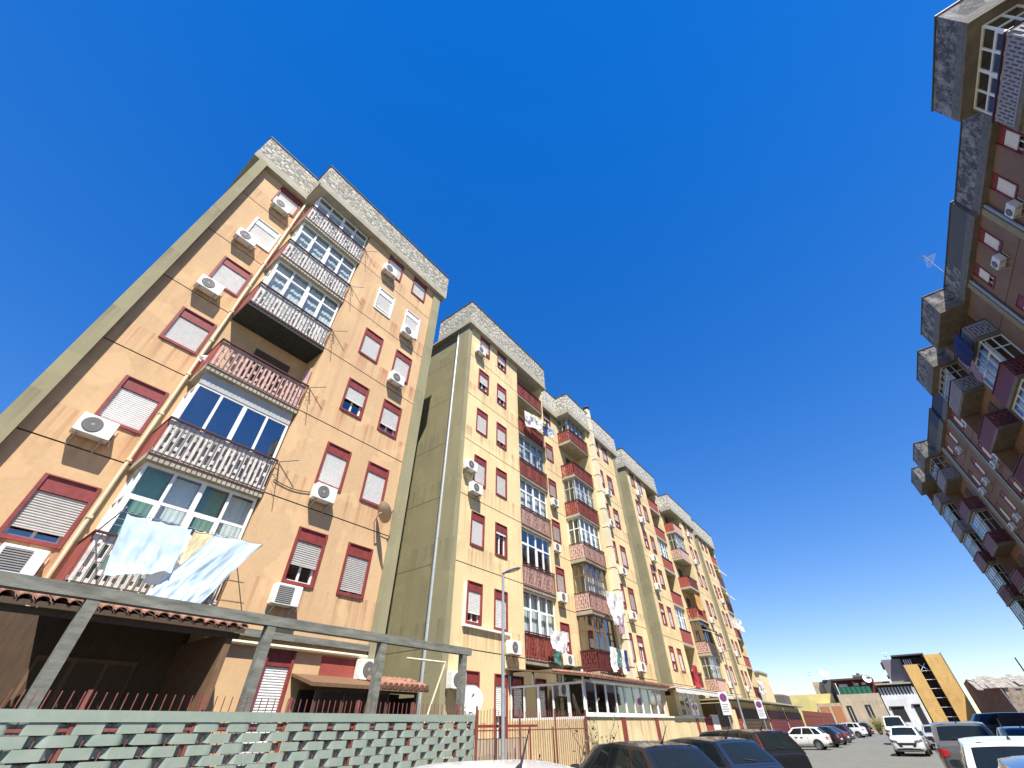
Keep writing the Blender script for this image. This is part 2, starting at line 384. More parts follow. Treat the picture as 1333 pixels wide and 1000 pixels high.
def ac_parts():
    w, h, dp = .82, .56, .31
    mb = MB(WT)
    def rbox(a0, a1, b0, b1, c0, c1, r):
        pr = []
        for (y, z, q) in ((b1-r, c1-r, 0), (b0+r, c1-r, 1), (b0+r, c0+r, 2), (b1-r, c0+r, 3)):
            for k in range(4):
                t = math.pi/2*q+math.pi/2*k/3; pr.append((y+r*math.cos(t), z+r*math.sin(t)))
        n = len(pr)
        pts = [(y, a0, z) for y, z in pr]+[(y, a1-.012, z) for y, z in pr]+[((y-(b0+b1)/2)*.975+(b0+b1)/2, a1, (z-(c0+c1)/2)*.965+(c0+c1)/2) for y, z in pr]
        mb.add(pts, [(i, (i+1) % n, n+(i+1) % n, n+i) for i in range(n)]+[(n+i, n+(i+1) % n, 2*n+(i+1) % n, 2*n+i) for i in range(n)]+[tuple(range(n)), tuple(range(2*n, 3*n))])
    rbox(.09, .09+dp, 0, w, 0, h, .03)
    for k in range(5): mb.box(-.004, .0, .15+.04*k, .17+.04*k, .12, .46)
    body = mb.mesh('ac_body', M['ac'])
    F = .09+dp
    mb = MB(WT); cy, cz, r0 = .31, .28, .225
    n = 20
    def ring(ra, rb, d0, d1):
        pts = []
        for i in range(n):
            t = 2*math.pi*i/n; pts += [(cy+ra*math.cos(t), d0, cz+ra*math.sin(t)), (cy+rb*math.cos(t), d1, cz+rb*math.sin(t))]
        mb.add(pts, [(2*i, 2*i+1, (2*i+3) % (2*n), (2*i+2) % (2*n)) for i in range(n)])
    ring(r0, r0-.012, F+.001, F+.014); ring(r0-.012, 0.001, F+.014, F+.006)
    mb.cur = 1
    for rr in (.19, .15, .11, .07): ring(rr, rr-.012, F+.016, F+.016)
    ring(.045, .001, F+.018, F+.022)
    fan = mb.mesh('fan_grille', [M['ac_dark'], M['ac_grey']])
    mb = MB(WT)
    mb.box(.07, .55, F-.002, F+.006, .05, .50); mb.cur = 1
    for k in range(9): mb.box(.07, .55, F+.006, F+.016, .06+.05*k, .085+.05*k)
    slat = mb.mesh('slat_grille', [M['ac_dark'], M['ac_grey']])
    mb = MB(WT)
    for y in (.12,):
        mb.box(y, y+.035, 0, F-.02, -.035, -.002); mb.box(y, y+.035, 0, .02, -.30, -.035)
        mb.hexa([(y, .02, -.28), (y, .02, -.25), (y, F-.08, -.065), (y, F-.08, -.035), (y+.03, .02, -.28), (y+.03, .02, -.25), (y+.03, F-.08, -.065), (y+.03, F-.08, -.035)])
    br = mb.mesh('bracket', M['steel'])
    mb = MB(WT); mb.path([(.74, .30, .10), (.87, .24, .04), (.92, .10, -.06), (.88, .02, -.02), (.90, .015, .5)], .018)
    pipe = mb.mesh('pipe', M['pipe_cream'])
    return body, fan, slat, br, pipe
def aircon(T, s, d, z, label, group, left=True, slat=False, sc_=.90):
    body, fan, sl, br, pipe = cached('ac', ac_parts)
    p = T(s if left else s+.82*sc_, d, z)
    o = empty('air_conditioner', p, label, 'air conditioner', group, 0 if left else math.pi)
    o.scale = (sc_, sc_, sc_)
    for nm, me in (('ac_body', body), ('slat_grille', sl) if slat else ('fan_grille', fan), ('bracket', br), ('pipe', pipe)): sub(nm, me, o)
    sub('bracket', br, o).location = (0, .56, 0)
    return o

def pattern(mb, axis, a0, a1, e, z0, z1, pitch=.15):
    """pierced precast panel: upright bars tied by staggered links; axis 's' runs along the street, 'd' outwards"""
    def bx(u0, u1, v0, v1, c0, c1):
        if axis == 's': mb.box(u0, u1, v0, v1, c0, c1)
        else: mb.box(v0, v1, u0, u1, c0, c1)
    n = max(2, int(round((a1-a0)/pitch))); p = (a1-a0)/n; w = p*.50; H = z1-z0
    bx(a0, a1, e-.05, e, z0, z0+.08); bx(a0, a1, e-.05, e, z1-.09, z1)
    for i in range(n):
        u = a0+p*i+p*.25
        bx(u, u+w, e-.048, e-.002, z0+.08, z1-.09)
        if i < n-1:
            rows = ((.18, .30), (.62, .74)) if i % 2 == 0 else ((.40, .52), (.82, .90))
            for r0, r1 in rows: bx(u+w, u+p, e-.046, e-.004, z0+H*r0, z0+H*r1)

def balcony(parent, T, s0, s1, dep, z, pat='white', front='pattern', near=True, sides=('low',), rods=True, slabm='concrete', solid='red_wall', d0=0):
    """slab with railing; dep = how far it stands out of the wall behind; front edge at d=d0"""
    mb = MB(T); mb.box(s0, s1, d0-dep, d0, z-.20, z); mb.box(s0+.08, s1-.08, d0-dep, d0-.08, z-.215, z-.20)
    sl = mb.build('balcony', M[slabm], parent)
    patm = {'white': M['white_pattern'], 'red': M['red_wall'], 'pink': M['pink_pattern'], 'dark': M['maroon'], 'grey': M['shade_pattern']}[pat]
    top = z+1.05
    mb = MB(T)
    if front == 'pattern': pattern(mb, 's', s0+.03, s1-.03, d0-.03, z+.06, top-.06)
    else: mb.box(s0, s1, d0-.09, d0-.01, z, top-.04)
    for sd in sides:
        if sd == 'pat_low': pattern(mb, 'd', d0-dep, d0-.10, s0+.06, z+.06, top-.06)
    mb.build('railing_panel', patm if front == 'pattern' else M[solid], sl)
    mb = MB(T)
    for sd in sides:
        if sd == 'low': mb.box(s0, s0+.07, d0-dep, d0-.11, z, top-.04)
        if sd == 'high': mb.box(s1-.07, s1, d0-dep, d0-.11, z, top-.04)
    if mb.v: mb.build('side_panel', M[solid], sl)
    mb = MB(T)
    mb.box(s0-.02, s1+.02, d0-.03, d0+.045, top-.04, top+.0); mb.box(s0-.02, s0+.03, d0-dep, d0-.03, top-.04, top)
    if rods:
        n = int((s1-s0)/.125)
        for i in range(n+1):
            s = s0+.01+(s1-s0-.03)*i/n
            mb.box(s, s+.014, d0+.006, d0+.02, z-.20, top-.04)
        mb.box(s0, s1, d0+.004, d0+.022, z-.06, z-.03)
    mb.build('handrail', M['dark_red'], sl)
    return sl

def veranda(parent, T, s0, s1, d, z0, z1, cols=4, transom=.74, fm='pvc', curt=None, side=None, dep=1.0, glass='glass', panel=0):
    """glazed-in balcony: frame, panes, curtains; side='low' also glazes the end wall"""
    mb = MB(T); t = .07; zt = z0+(z1-z0)*transom
    zb = z0+panel
    mb.box(s0, s1, d-.06, d, z0, zb+t); mb.box(s0, s1, d-.06, d, z1-t, z1)
    mb.box(s0, s0+t, d-.06, d, zb+t, z1-t); mb.box(s1-t, s1, d-.06, d, zb+t, z1-t)
    if transom < 1: mb.box(s0+t, s1-t, d-.058, d-.002, zt-.035, zt+.035)
    st = (s1-s0)/cols
    for i in range(1, cols):
        w = .035 if i % 2 else .06
        for a, b in (((zb+t, zt-.035), (zt+.035, z1-t)) if transom < 1 else ((zb+t, z1-t),)): mb.box(s0+st*i-w, s0+st*i+w, d-.055, d-.004, a, b)
    if transom < 1:
        for i in range(cols):                         # sashes
            if i % 2 == 0:
                a, b = s0+st*i+(.07 if i == 0 else .06), s0+st*(i+1)-.035
                for x in ((a, a+.05), (b-.05, b)): mb.box(x[0], x[1], d-.03, d+.012, zb+t, zt-.035)
                mb.box(a+.05, b-.05, d-.03, d+.012, zb+t, zb+t+.05); mb.box(a+.05, b-.05, d-.03, d+.012, zt-.085, zt-.035)
    if side:
        q0, q1 = d-dep, d-.06; e = s0 if side == 'low' else s1-.06
        mb.box(e, e+.06, q0, q1, z0, z0+t); mb.box(e, e+.06, q0, q1, z1-t, z1); mb.box(e, e+.06, q0, q0+.06, z0+t, z1-t)
        mb.box(e+.003, e+.057, (q0+q1)/2-.03, (q0+q1)/2+.03, z0+t, z1-t)
        if transom < 1: mb.box(e+.002, e+.058, q0+.06, q1, zt-.03, zt+.03)
    fr = mb.build('veranda', M[fm], parent)
    mb = MB(T)
    mb.quad((s0+t, d-.03, zb+t), (s1-t, d-.03, zb+t), (s1-t, d-.03, z1-t), (s0+t, d-.03, z1-t))
    if side: mb.quad((e+.03, q0, z0+t), (e+.03, q1, z0+t), (e+.03, q1, z1-t), (e+.03, q0, z1-t))
    mb.build('glass', M[glass], fr)
    if curt:
        mb = MB(T)
        for i in range(cols):
            if curt == 'mixed': mt = 0 if i % 2 else 1
            else: mt = 0
            mb.cur = mt; a, b = s0+st*i+.03, s0+st*(i+1)-.03
            ph = R.random()*6
            mb.grid(lambda u, v: (a+(b-a)*u, d-.22+.007*math.sin(u*30+ph)+.006*math.sin(u*13+ph*2), zb+.05+(z1-.12-zb)*v), 110, 1)
        mb.build('curtain', [M['curtain'], M['curtain_green']], fr, smooth=True)
    return fr

def parapet(parent, T, s0, s1, d, z0=21.75, z1=23.7, mt='stone', end_low=0, end_high=0, th=.22, fm='concrete'):
    mb = MB(T); mb.box(s0, s1, d-th, d, z0+.38, z1)
    if end_low: mb.box(s0, s0+th, d-end_low, d-th, z0+.38, z1)
    if end_high: mb.box(s1-th, s1, d-end_high, d-th, z0+.38, z1)
    p = mb.build('parapet', M[mt], parent)
    mb = MB(T); mb.box(s0-.003, s1+.003, d-th-.003, d+.004, z0, z0+.38)
    if end_low: mb.box(s0-.003, s0+th, d-end_low, d-th-.003, z0, z0+.38)
    if end_high: mb.box(s1-th, s1+.003, d-end_high, d-th-.003, z0, z0+.38)
    mb.build('fascia', M[fm], p)
    mb = MB(T); mb.box(s0-.04, s1+.04, d-th-.04, d+.04, z1, z1+.06)
    if end_low: mb.box(s0-.04, s0+th+.04, d-end_low, d-th-.04, z1, z1+.06)
    if end_high: mb.box(s1-th-.04, s1+.04, d-end_high, d-th-.04, z1, z1+.06)
    mb.build('coping', M['coping'], p)
    return p

ORD = {1: 'first', 2: 'second', 3: 'third', 4: 'fourth', 5: 'fifth', 6: 'top'}
BACK = 10.5
OV = .28
def block(kind, label, X, y0, y1, rec, bal, wins, recwin, plm, side_depth=BACK, pil_low=None, pil_high=None, verandas=None, stone='stone', near=True, extra_front=None, gwins=()):
    """one stair block of the left row. kind A: recess, projecting balconies, main front.  kind B: main front, loggias.
       y0..y1 main front; rec = (r0, r1) recessed front; bal = (b0, b1)."""
    T = TL(X); rd = 1.15
    lo = min(y0, rec[0] if rec else y0); hi = max(y1, rec[1] if rec else y1)
    root = empty('apartment_block', (X-2, (lo+hi)/2, 0), label, 'apartment block', 'apartment blocks of the left row')
    fl = range(1, 7)
    H = [(s, s+w, zwin(f), zwin(f)+1.52) for s, w in wins for f in fl]+[(s, s+w, a, b) for s, w, a, b in gwins]
    mb = MB(T)
    if kind == 'A':
        wall(mb, y0, y1, 0, 21.75, 0, H, JOINTS)
        wall(mb, rec[0], rec[1], 0, 21.75, -rd, [(s, s+w, zwin(f)-.02, zwin(f)+1.38) for s, w in recwin for f in fl], JOINTS)
        mb.quad((y0, 0, 0), (y0, -rd, 0), (y0, -rd, 21.75), (y0, 0, 21.75))
    else:
        wall(mb, y0, bal[0], 0, 21.75, 0, H, JOINTS)
        wall(mb, bal[0], y1, 0, 21.75, -rd)
        mb.quad((bal[0], 0, 0), (bal[0], -rd, 0), (bal[0], -rd, 21.75), (bal[0], 0, 21.75))
        mb.box(y1-.14, y1, -rd-1.0, 0, 0, 21.75)
    mb.quad((lo, -BACK, 0), (hi, -BACK, 0), (hi, -BACK, 21.75), (lo, -BACK, 21.75))
    w = mb.build('wall', [M[plm], M['groove']], root)
    dlo = -rd if (rec and rec[0] == lo) else 0; dhi = -rd if (rec and rec[1] == hi) else 0
    for s, d1 in ((lo, dlo), (hi, dhi)):
        q = MB(lambda a, b, c: T(s, a, c))
        wall(q, -BACK, d1, 0, 21.75, 0, (), JOINTS)
        # side skins stand in the plane s: collapse 'b' onto s
        q.build('side_wall', [M['olive'], M['groove']], root)
    # roof slab and parapets
    mb = MB(T)
    if rec:
        mb.box(y0-(OV if kind == 'A' else 0), y1+OV, -BACK-.3, OV, 21.62, 21.75)
        mb.box(rec[0]-OV, y0-(OV if kind == 'A' else 0), -BACK-.3, -rd+OV, 21.62, 21.75)
        if kind == 'A': mb.box(bal[0]-OV+.05, y0-OV, -rd+OV, OV, 21.62, 21.75)
    else: mb.box(lo-OV, hi+OV, -BACK-.3, OV, 21.62, 21.75)
    mb.build('roof_slab', M['concrete'], root)
    if kind == 'A':
        parapet(root, T, rec[0]-OV, bal[0]-OV+.02, -rd+OV, mt=stone, end_low=5 if near else 0)
        parapet(root, T, bal[0]-OV, y1+OV, OV, mt=stone, end_low=rd+.2, end_high=1.4)
    else:
        parapet(root, T, y0-OV, y1+.18, OV, mt=stone, end_low=3.0, end_high=1.6)
    mb = MB(T); ok = 0
    if pil_low:
        a, b, d0, d1 = pil_low; mb.box(a, b, d0, d1, 0, 21.62); ok = 1
    if pil_high:
        a, b, d0, d1 = pil_high; mb.box(a, b, d0, d1, 0, 21.62); ok = 1
    if ok: mb.build('pilaster', M['olive_light'], root)
    # windows
    for s, w_ in wins:
        for f in fl:
            st = (verandas or {}).get(('w', s, f), {})
            window(root, T, s, 0, zwin(f), w_, 1.52, **st)
    for s, w_ in recwin:
        for f in fl:
            st = (verandas or {}).get(('w', s, f), {})
            window(root, T, s, -rd, zwin(f)-.02, w_, 1.40, **st)
    return root, T

# ==================================================================== THE SETTING
mb = MB()
mb.quad((-900, -300, 0), (900, -300, 0), (900, 2500, 0), (-900, 2500, 0))
o = mb.build('ground', M['ground']); o['kind'] = 'structure'
mb = MB(); mb.box(-9.35, -9.05, -8, 78, .0, .12); o = mb.build('kerb', M['concrete']); o['kind'] = 'structure'

# ==================================================================== LEFT ROW
XA1 = -12.45
W = lambda **k: k
va1 = {('w', 5.76, 1): W(op=.42, mt='shutter_grey'), ('w', 7.52, 1): W(op=.1, mt='shutter_grey'), ('w', 5.76, 2): W(op=0), ('w', 7.52, 2): W(op=0),
       ('w', 5.76, 3): W(op=.5), ('w', 7.52, 3): W(op=.3), ('w', 5.76, 4): W(op=0), ('w', 7.52, 4): W(op=.05), ('w', 5.76, 5): W(op=.2, red=False), ('w', 7.52, 5): W(op=0, red=False),
       ('w', 7.52, 6): W(op=0), ('w', .17, 1): W(op=.22, mt='shutter_grey'), ('w', .17, 2): W(op=0), ('w', .17, 3): W(op=0), ('w', .17, 4): W(op=0), ('w', .17, 5): W(op=0, red=False), ('w', .17, 6): W(op=0)}
A1, TA1 = block('A', 'orange apartment block nearest on the left, with a stepped stone parapet and white glazed balconies', XA1, 4.42, 9.5, (-1.1, 4.42), (1.45, 4.4),
      [(5.76, .95), (7.52, .95)], [(.17, 1.03)], 'orange', pil_low=(-1.12, -.78, -2.0, -.82), pil_high=(9.02, 9.52, -.3, .10), verandas=va1,
      gwins=[(6.0, .75, .9, 3.3)])
window(A1, TA1, 6.0, 0, .9, .75, 2.4, op=0, mt='shutter')
# balconies of A1
pats = {1: 'white', 2: 'white', 3: 'pink', 4: 'white', 5: 'white', 6: 'white'}
for f in range(1, 7):
    z = F0+FH*(f-1)+.02
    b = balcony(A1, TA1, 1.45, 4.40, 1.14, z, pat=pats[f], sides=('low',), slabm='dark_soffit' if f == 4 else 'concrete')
    ztop = F0+FH*f-.19 if f < 6 else 21.60
    if f == 1: veranda(A1, TA1, 1.56, 4.36, -.16, z+.004, ztop, 4, .70, curt='mixed', side='low', dep=.98)
    elif f == 2:
        veranda(A1, TA1, 1.56, 4.36, -.16, z+.95, ztop-.42, 4, 1.0, side='low', dep=.98, glass='glass_mirror')
        mb = MB(TA1); mb.box(1.56, 4.36, -.20, -.14, ztop-.42, ztop); mb.build('veranda_panel', M['alu'], A1); mb = MB(TA1); mb.box(1.56, 4.36, -.20, -.15, z, z+.95); mb.build('veranda_panel', M['alu'], A1)
    elif f == 3:
        mb = MB(TA1); mb.box(2.6, 3.9, -1.14, -1.10, z+.002, z+2.25); mb.build('balcony_door', M['brown_dark'], A1)
    else: veranda(A1, TA1, 1.56, 4.36, -.16, z+.004, ztop, 4, .78, fm='pvc', curt='white', side='low', dep=.98)
# cream drainpipe beside the balconies
mb = MB(TA1); mb.tube((1.32, -1.05, 0), (1.32, -1.05, 21.7), .045, n=8)
for k in range(14): mb.box(1.265, 1.375, -1.13, -1.0, 1.0+1.52*k, 1.06+1.52*k)
mb.build('drainpipe', M['pipe_cream'], A1, smooth=True)
# cornice and gutter above the ground floor
mb = MB(TA1); mb.box(4.45, 9.0, .002, .14, 3.50, 3.66); mb.build('cornice', M['grey_conc'], A1)
mb = MB(TA1); mb.tube((4.5, .10, 3.36), (8.98, .10, 3.36), .05); mb.build('gutter_pipe', M['pipe_cream'], A1)
mb = MB(TA1); mb.box(7.57, 8.7, .002, .03, 2.72, 3.27); mb.build('wall_panel', M['red_wall'], A1)
# cable on the wall
mb = MB(TA1)
pts = [(4.5+i*.16, .03, 7.50-.10*math.sin(i/8*math.pi)+.05*i/8) for i in range(9)]
mb.path(pts, .014, 5); mb.build('cable', M['black_metal'], A1)

XB1 = -12.45
vb1 = {('w', 13.40, f): W(op=o_) for f, o_ in ((1, .3), (2, 0), (3, .05), (4, .1), (5, .5), (6, .3))}
vb1.update({('w', 15.17, f): W(op=o_) for f, o_ in ((1, 0), (2, .9), (3, 0), (4, .3), (5, .45), (6, .5))})
B1, TB1 = block('B', 'second left block, its bare olive side wall and grey drainpipe facing the camera', XB1, 12.35, 20.55, None, (17.38, 20.4),
      [(13.40, .92), (15.17, .92)], [], 'yellow', pil_low=(12.22, 12.52, -1.0, .06), verandas=vb1, gwins=[(13.5, .8, .9, 3.3), (15.25, .8, .9, 3.3)])
for s in (13.5, 15.25): window(B1, TB1, s, 0, .9, .8, 2.4, op=.55)
for f in range(1, 7):
    z = F0+FH*(f-1)+.02; ztop = F0+FH*f-.19 if f < 6 else 21.60
    balcony(B1, TB1, 17.41, 20.38, 1.12, z, pat={1: 'red', 2: 'pink', 3: 'pink', 4: 'red', 5: 'red', 6: 'red'}[f], sides=(), slabm='concrete')
    if f in (2, 3, 4): veranda(B1, TB1, 17.45, 20.36, -.14, z+.004, ztop, 4, .74, fm='alu' if f == 4 else 'pvc', curt='white' if f > 2 else None, glass='glass' if f > 2 else 'glass_dark')
    elif f == 1: veranda(B1, TB1, 17.45, 20.36, -.14, z+.004, ztop, 4, .72, curt='white')
    elif f == 5: pass
    else: veranda(B1, TB1, 17.45, 20.36, -.75, z+.004, ztop, 4, .74, fm='alu', glass='glass_dark')
# white ledge of the first floor windows and the patterned screen
mb = MB(TB1); mb.box(13.18, 16.25, .002, .12, 4.72, 4.80); mb.box(13.18, 13.28, .002, .06, 4.80, 6.3); mb.build('window_ledge', M['pvc'], B1)
# side wall drainpipe
mb = MB()
xp = -13.35
mb.tube((xp, 12.24, 0), (xp, 12.24, 21.0), .085, n=10); mb.tube((xp, 12.24, 21.0), (xp+.02, 12.26, 22.6), .05, n=8)
for k in range(9): mb.box(xp-.11, xp+.11, 12.22, 12.35, .8+2.4*k, .86+2.4*k)
mb.build('drainpipe', M['pipe_grey'], B1, smooth=True)

def row_block_A(label, X, k, r0, b0, b1, y1, plm, seed, near, red_pats, flue=None, glz=None):
    rr = random.Random(seed)
    s1, s2 = b0+4.31, b0+6.07
    vv = {}
    for s in (s1, s2, b0-2.0):
        for f in range(1, 7): vv[('w', s, f)] = W(op=rr.choice([0, 0, .1, .2, .35, .5, .8]), mt=rr.choice(['shutter', 'shutter', 'shutter_grey']))
    root, T = block('A', label, X, b1+.02, y1, (r0, b1+.02), (b0, b1), [(s1, .95), (s2, .95)], [(b0-2.0, .98)], plm, pil_high=(y1-.5, y1+.02, -.3, .10), verandas=vv, stone='stone_pale', near=False)
    for f in range(1, 7):
        z = F0+FH*(f-1)+.02; ztop = F0+FH*f-.19 if f < 6 else 21.60
        kind, pt = red_pats[f]
        balcony(root, T, b0, b1, 1.14, z, pat=pt, front='pattern', sides=('pat_low',) if kind != 'open' or f % 2 else ('low',), rods=near)
        if kind == 'glz': veranda(root, T, b0+.1, b1-.05, -.14, z+.004, ztop, 4, .72, fm=(glz or {}).get(f, 'pvc'), curt='white', side='low', dep=1.0)
        elif kind == 'dark': veranda(root, T, b0+.1, b1-.05, -.14, z+.004, ztop, 4, .72, fm='brown', curt=None, side='low', dep=1.0, glass='glass_dark')
        else:
            mb = MB(T); mb.box(b0+1.0, b0+2.2, -1.14, -1.10, z+.002, z+2.25); mb.build('balcony_door', M['brown_dark'], root)
    if flue:
        mb = MB(T); a = flue
        mb.box(a, a+.46, .004, .40, 3.3, 24.25)
        fl = mb.build('flue', M['flue_cream'], root)
        mb = MB(T)
        for q in range(14): mb.box(a-.015, a+.475, .004, .415, 4.4+1.45*q, 4.43+1.45*q)
        mb.build('flue_band', M['dark_red'], fl)
        mb = MB(T); mb.tube((a+.23, .2, 24.25), (a+.23, .2, 24.5), .14, n=12); mb.tube((a+.23, .2, 24.52), (a+.23, .2, 24.75), .30, .08, 12); mb.build('flue_cap', M['coping'], fl)
    return root, T
A2, TA2 = row_block_A('third block of the left row, with a pale banded flue and projecting red balconies', -12.65, 2, 20.56, 24.8, 27.75, 33.5, 'yellow', 3, True,
      {1: ('dark', 'dark'), 2: ('glz', 'pink'), 3: ('glz', 'pink'), 4: ('glz', 'red'), 5: ('open', 'red'), 6: ('glz', 'red')}, flue=28.25, glz={2: 'brown', 3: 'pvc', 4: 'alu', 6: 'alu'})

def row_block_B(label, X, y0, b0, y1, plm, seed, near, kinds):
    rr = random.Random(seed); s1, s2 = y0+1.05, y0+2.82
    vv = {('w', s, f): W(op=rr.choice([0, 0, .1, .3, .5, .8]), mt=rr.choice(['shutter', 'shutter', 'shutter_grey'])) for s in (s1, s2) for f in range(1, 7)}
    root, T = block('B', label, X, y0, y1, None, (b0, y1-.15), [(s1, .92), (s2, .92)], [], plm, pil_low=(y0-.13, y0+.17, -1.0, .06), verandas=vv, stone='stone_pale', near=False)
    for f in range(1, 7):
        z = F0+FH*(f-1)+.02; ztop = F0+FH*f-.19 if f < 6 else 21.60
        k, pt = kinds[f]
        balcony(root, T, b0+.03, y1-.17, 1.12, z, pat=pt, sides=(), front='pattern' if pt != 'red' else 'solid', rods=False)
        if k == 'glz': veranda(root, T, b0+.07, y1-.19, -.14, z+.004, ztop, 4, .74, curt='white')
        else:
            mb = MB(T); mb.box(b0+.8, b0+2.0, -1.14, -1.10, z+.002, z+2.25); mb.build('balcony_door', M['brown_dark'], root)
    mb = MB(T); mb.tube((y0-.18, -1.15, 0), (y0-.18, -1.15, 22.6), .085, n=10); mb.build('drainpipe', M['pipe_grey'], root, smooth=True)
    return root, T
B2, TB2 = row_block_B('fourth block of the left row, a grey drainpipe on its olive corner', -12.75, 36.1, 41.0, 44.1, 'yellow', 5, False,
      {1: ('open', 'dark'), 2: ('glz', 'red'), 3: ('open', 'red'), 4: ('glz', 'red'), 5: ('open', 'red'), 6: ('open', 'red')})
A3, TA3 = row_block_A('fifth block of the left row, with an orange sun blind on a middle balcony', -13.1, 3, 44.11, 49.7, 52.65, 57.9, 'yellow', 8, False,
      {1: ('glz', 'pink'), 2: ('dark', 'pink'), 3: ('open', 'red'), 4: ('open', 'dark'), 5: ('glz', 'pink'), 6: ('open', 'pink')}, glz={1: 'alu', 5: 'alu'})
B3, TB3 = row_block_B('farthest block at the end of the left row, in line with the sky', -13.3, 60.2, 65.0, 68.2, 'yellow', 9, False,
      {1: ('open', 'dark'), 2: ('open', 'red'), 3: ('glz', 'red'), 4: ('open', 'red'), 5: ('open', 'pink'), 6: ('open', 'red')})
# stair walls closing the gaps between blocks
for X, a, b, par in ((-17.3, 9.5, 12.35, B1), (-17.5, 33.5, 36.1, B2), (-17.9, 57.9, 60.2, B3)):
    mb = MB(); mb.box(X-.2, X, a+.002, b-.002, 0, 22.4); mb.build('stair_wall', M['olive'], par)

# ------------------------------------------------------------------ air conditioners, left row
BN = {'A1': 'the nearest orange block', 'B1': 'the olive sided block', 'A2': 'the pale flue block', 'B2': 'the fourth left block', 'A3': 'the fifth left block', 'B3': 'the farthest left block'}
def acs(T, code, items, left=True, bn=None):
    for s, d, z, f, where, slat in items:
        aircon(T, s, d, z, 'white air conditioner %s %s floor window of %s' % (where, ORD[f], bn or BN[code]), 'air conditioners on '+(bn or BN[code]), left, slat)
acs(TA1, 'A1', [(.22, -1.15, 19.62, 6, 'in front of the recessed', False), (-.05, -1.15, 16.45, 5, 'below the recessed', False), (0., -1.15, 13.28, 4, 'below the recessed', False),
                (-.02, -1.15, 7.30, 2, 'below the recessed', False), (.35, -1.15, 4.18, 1, 'below the recessed', True),
                (5.50, 0, 19.75, 6, 'below the left main', False), (7.40, 0, 16.58, 5, 'below the right main', False), (7.36, 0, 13.42, 4, 'below the right main', False),
                (5.70, 0, 7.29, 2, 'below the left main', False), (5.52, 0, 4.25, 1, 'below the left main', True)])
aircon(TA1, 8.66, 0, 2.78, 'white air conditioner low on the wall beside the red panel of the nearest orange block', 'air conditioners on '+BN['A1'])
acs(TB1, 'B1', [(12.85, 0, 19.6, 6, 'below the left', False), (12.55, 0, 11.3, 3, 'high beside the left', False), (13.0, 0, 10.25, 3, 'below the left', False),
                (15.9, 0, 4.02, 1, 'beside the right', False)])
aircon(TB1, 12.42, .05, 2.72, 'white air conditioner above the round dish at ground floor of the olive sided block', 'air conditioners on '+BN['B1'])
acs(TA2, 'A2', [(22.7, -1.15, 13.3, 4, 'below the recessed', False), (22.4, -1.15, 10.15, 3, 'below the recessed', False), (22.6, -1.15, 7.3, 2, 'below the recessed', False), (22.7, -1.15, 4.2, 1, 'below the recessed', False),
                (29.7, 0, 16.3, 5, 'below the main', False), (29.1, 0, 13.5, 4, 'below the main', False), (29.7, 0, 10.1, 3, 'below the main', False), (30.0, 0, 7.25, 2, 'below the main', False), (29.9, 0, 4.3, 1, 'below the main', False)])
acs(TB2, 'B2', [(37.7, 0, 19.2, 6, 'below a', False), (36.9, 0, 16.2, 5, 'below a', False), (37.6, 0, 12.9, 4, 'below a', False), (36.9, 0, 10.4, 3, 'below a', False)])
acs(TA3, 'A3', [(54.2, 0, 19.8, 6, 'below a', False), (53.9, 0, 16.4, 5, 'below a', False), (53.2, 0, 10.1, 3, 'below a', False), (53.3, 0, 7.4, 2, 'below a', False), (52.9, 0, 4.4, 1, 'below a', False)])
acs(TB3, 'B3', [(60.9, 0, 7.7, 2, 'below a', False), (60.8, 0, 4.4, 1, 'below a', False), (62.6, 0, 13.6, 4, 'below a', False)])

# ------------------------------------------------------------------ satellite dishes, racks, laundry
def dish(p, aim, r, label, mt='ac', wallp=None, tex=None):
    o = empty('satellite_dish', p, label, 'satellite dish')
    a = Vector(aim).normalized(); u = a.orthogonal().normalized(); v = a.cross(u)
    if abs(u.z) > abs(v.z): u, v = v, u
    P = Vector(p)
    mb = MB(); n = 24
    def fn(i, j):
        t = 2*math.pi*i; q = j*r
        return tuple(P+u*q*math.cos(t)*.92+v*q*math.sin(t)-a*(.28*r*(1-j*j)))
    mb.grid(fn, n, 5); mb.grid(lambda i, j: tuple(Vector(fn(i, j))-a*.015), n, 5)
    mb.grid(lambda i, j: tuple(Vector(fn(i, 1))-a*.015*j), n, 1)
    mb.build('reflector', M[mt], o, smooth=True)
    mb = MB(); f = P+a*r*.95
    dn = v if v.z < 0 else -v
    mb.tube(tuple(P+dn*r*.95), tuple(f+dn*.1), .012); mb.tube(tuple(f+dn*.1-a*.05), tuple(f+dn*.02+a*.02), .035); mb.build('feed_arm', M['ac_grey'], o)
    if wallp:
        mb = MB(); b = P-a*.29*r; mb.path([tuple(b), tuple(b-a*.12), wallp], .02, 8); mb.build('mount', M['steel'], o)
    return o
M['dish_brown'] = mat_simple('weathered_dish', (.42, .31, .19), .7)
dish((-12.0, 8.35, 7.62), (.05, .85, .50), .40, 'brownish satellite dish on the wall of the nearest orange block', 'dish_brown', (-12.44, 8.30, 7.35))
dish((-11.4, 12.75, 2.42), (.8, -.55, .35), .42, 'white round satellite dish beside the last pergola post', 'ac', (-12.40, 12.95, 2.0))
dish((-12.35, 26.4, 4.75), (.8, -.55, .35), .36, 'white satellite dish on the first floor balcony of the block with the pale flue', 'ac', (-12.66, 26.45, 4.5))

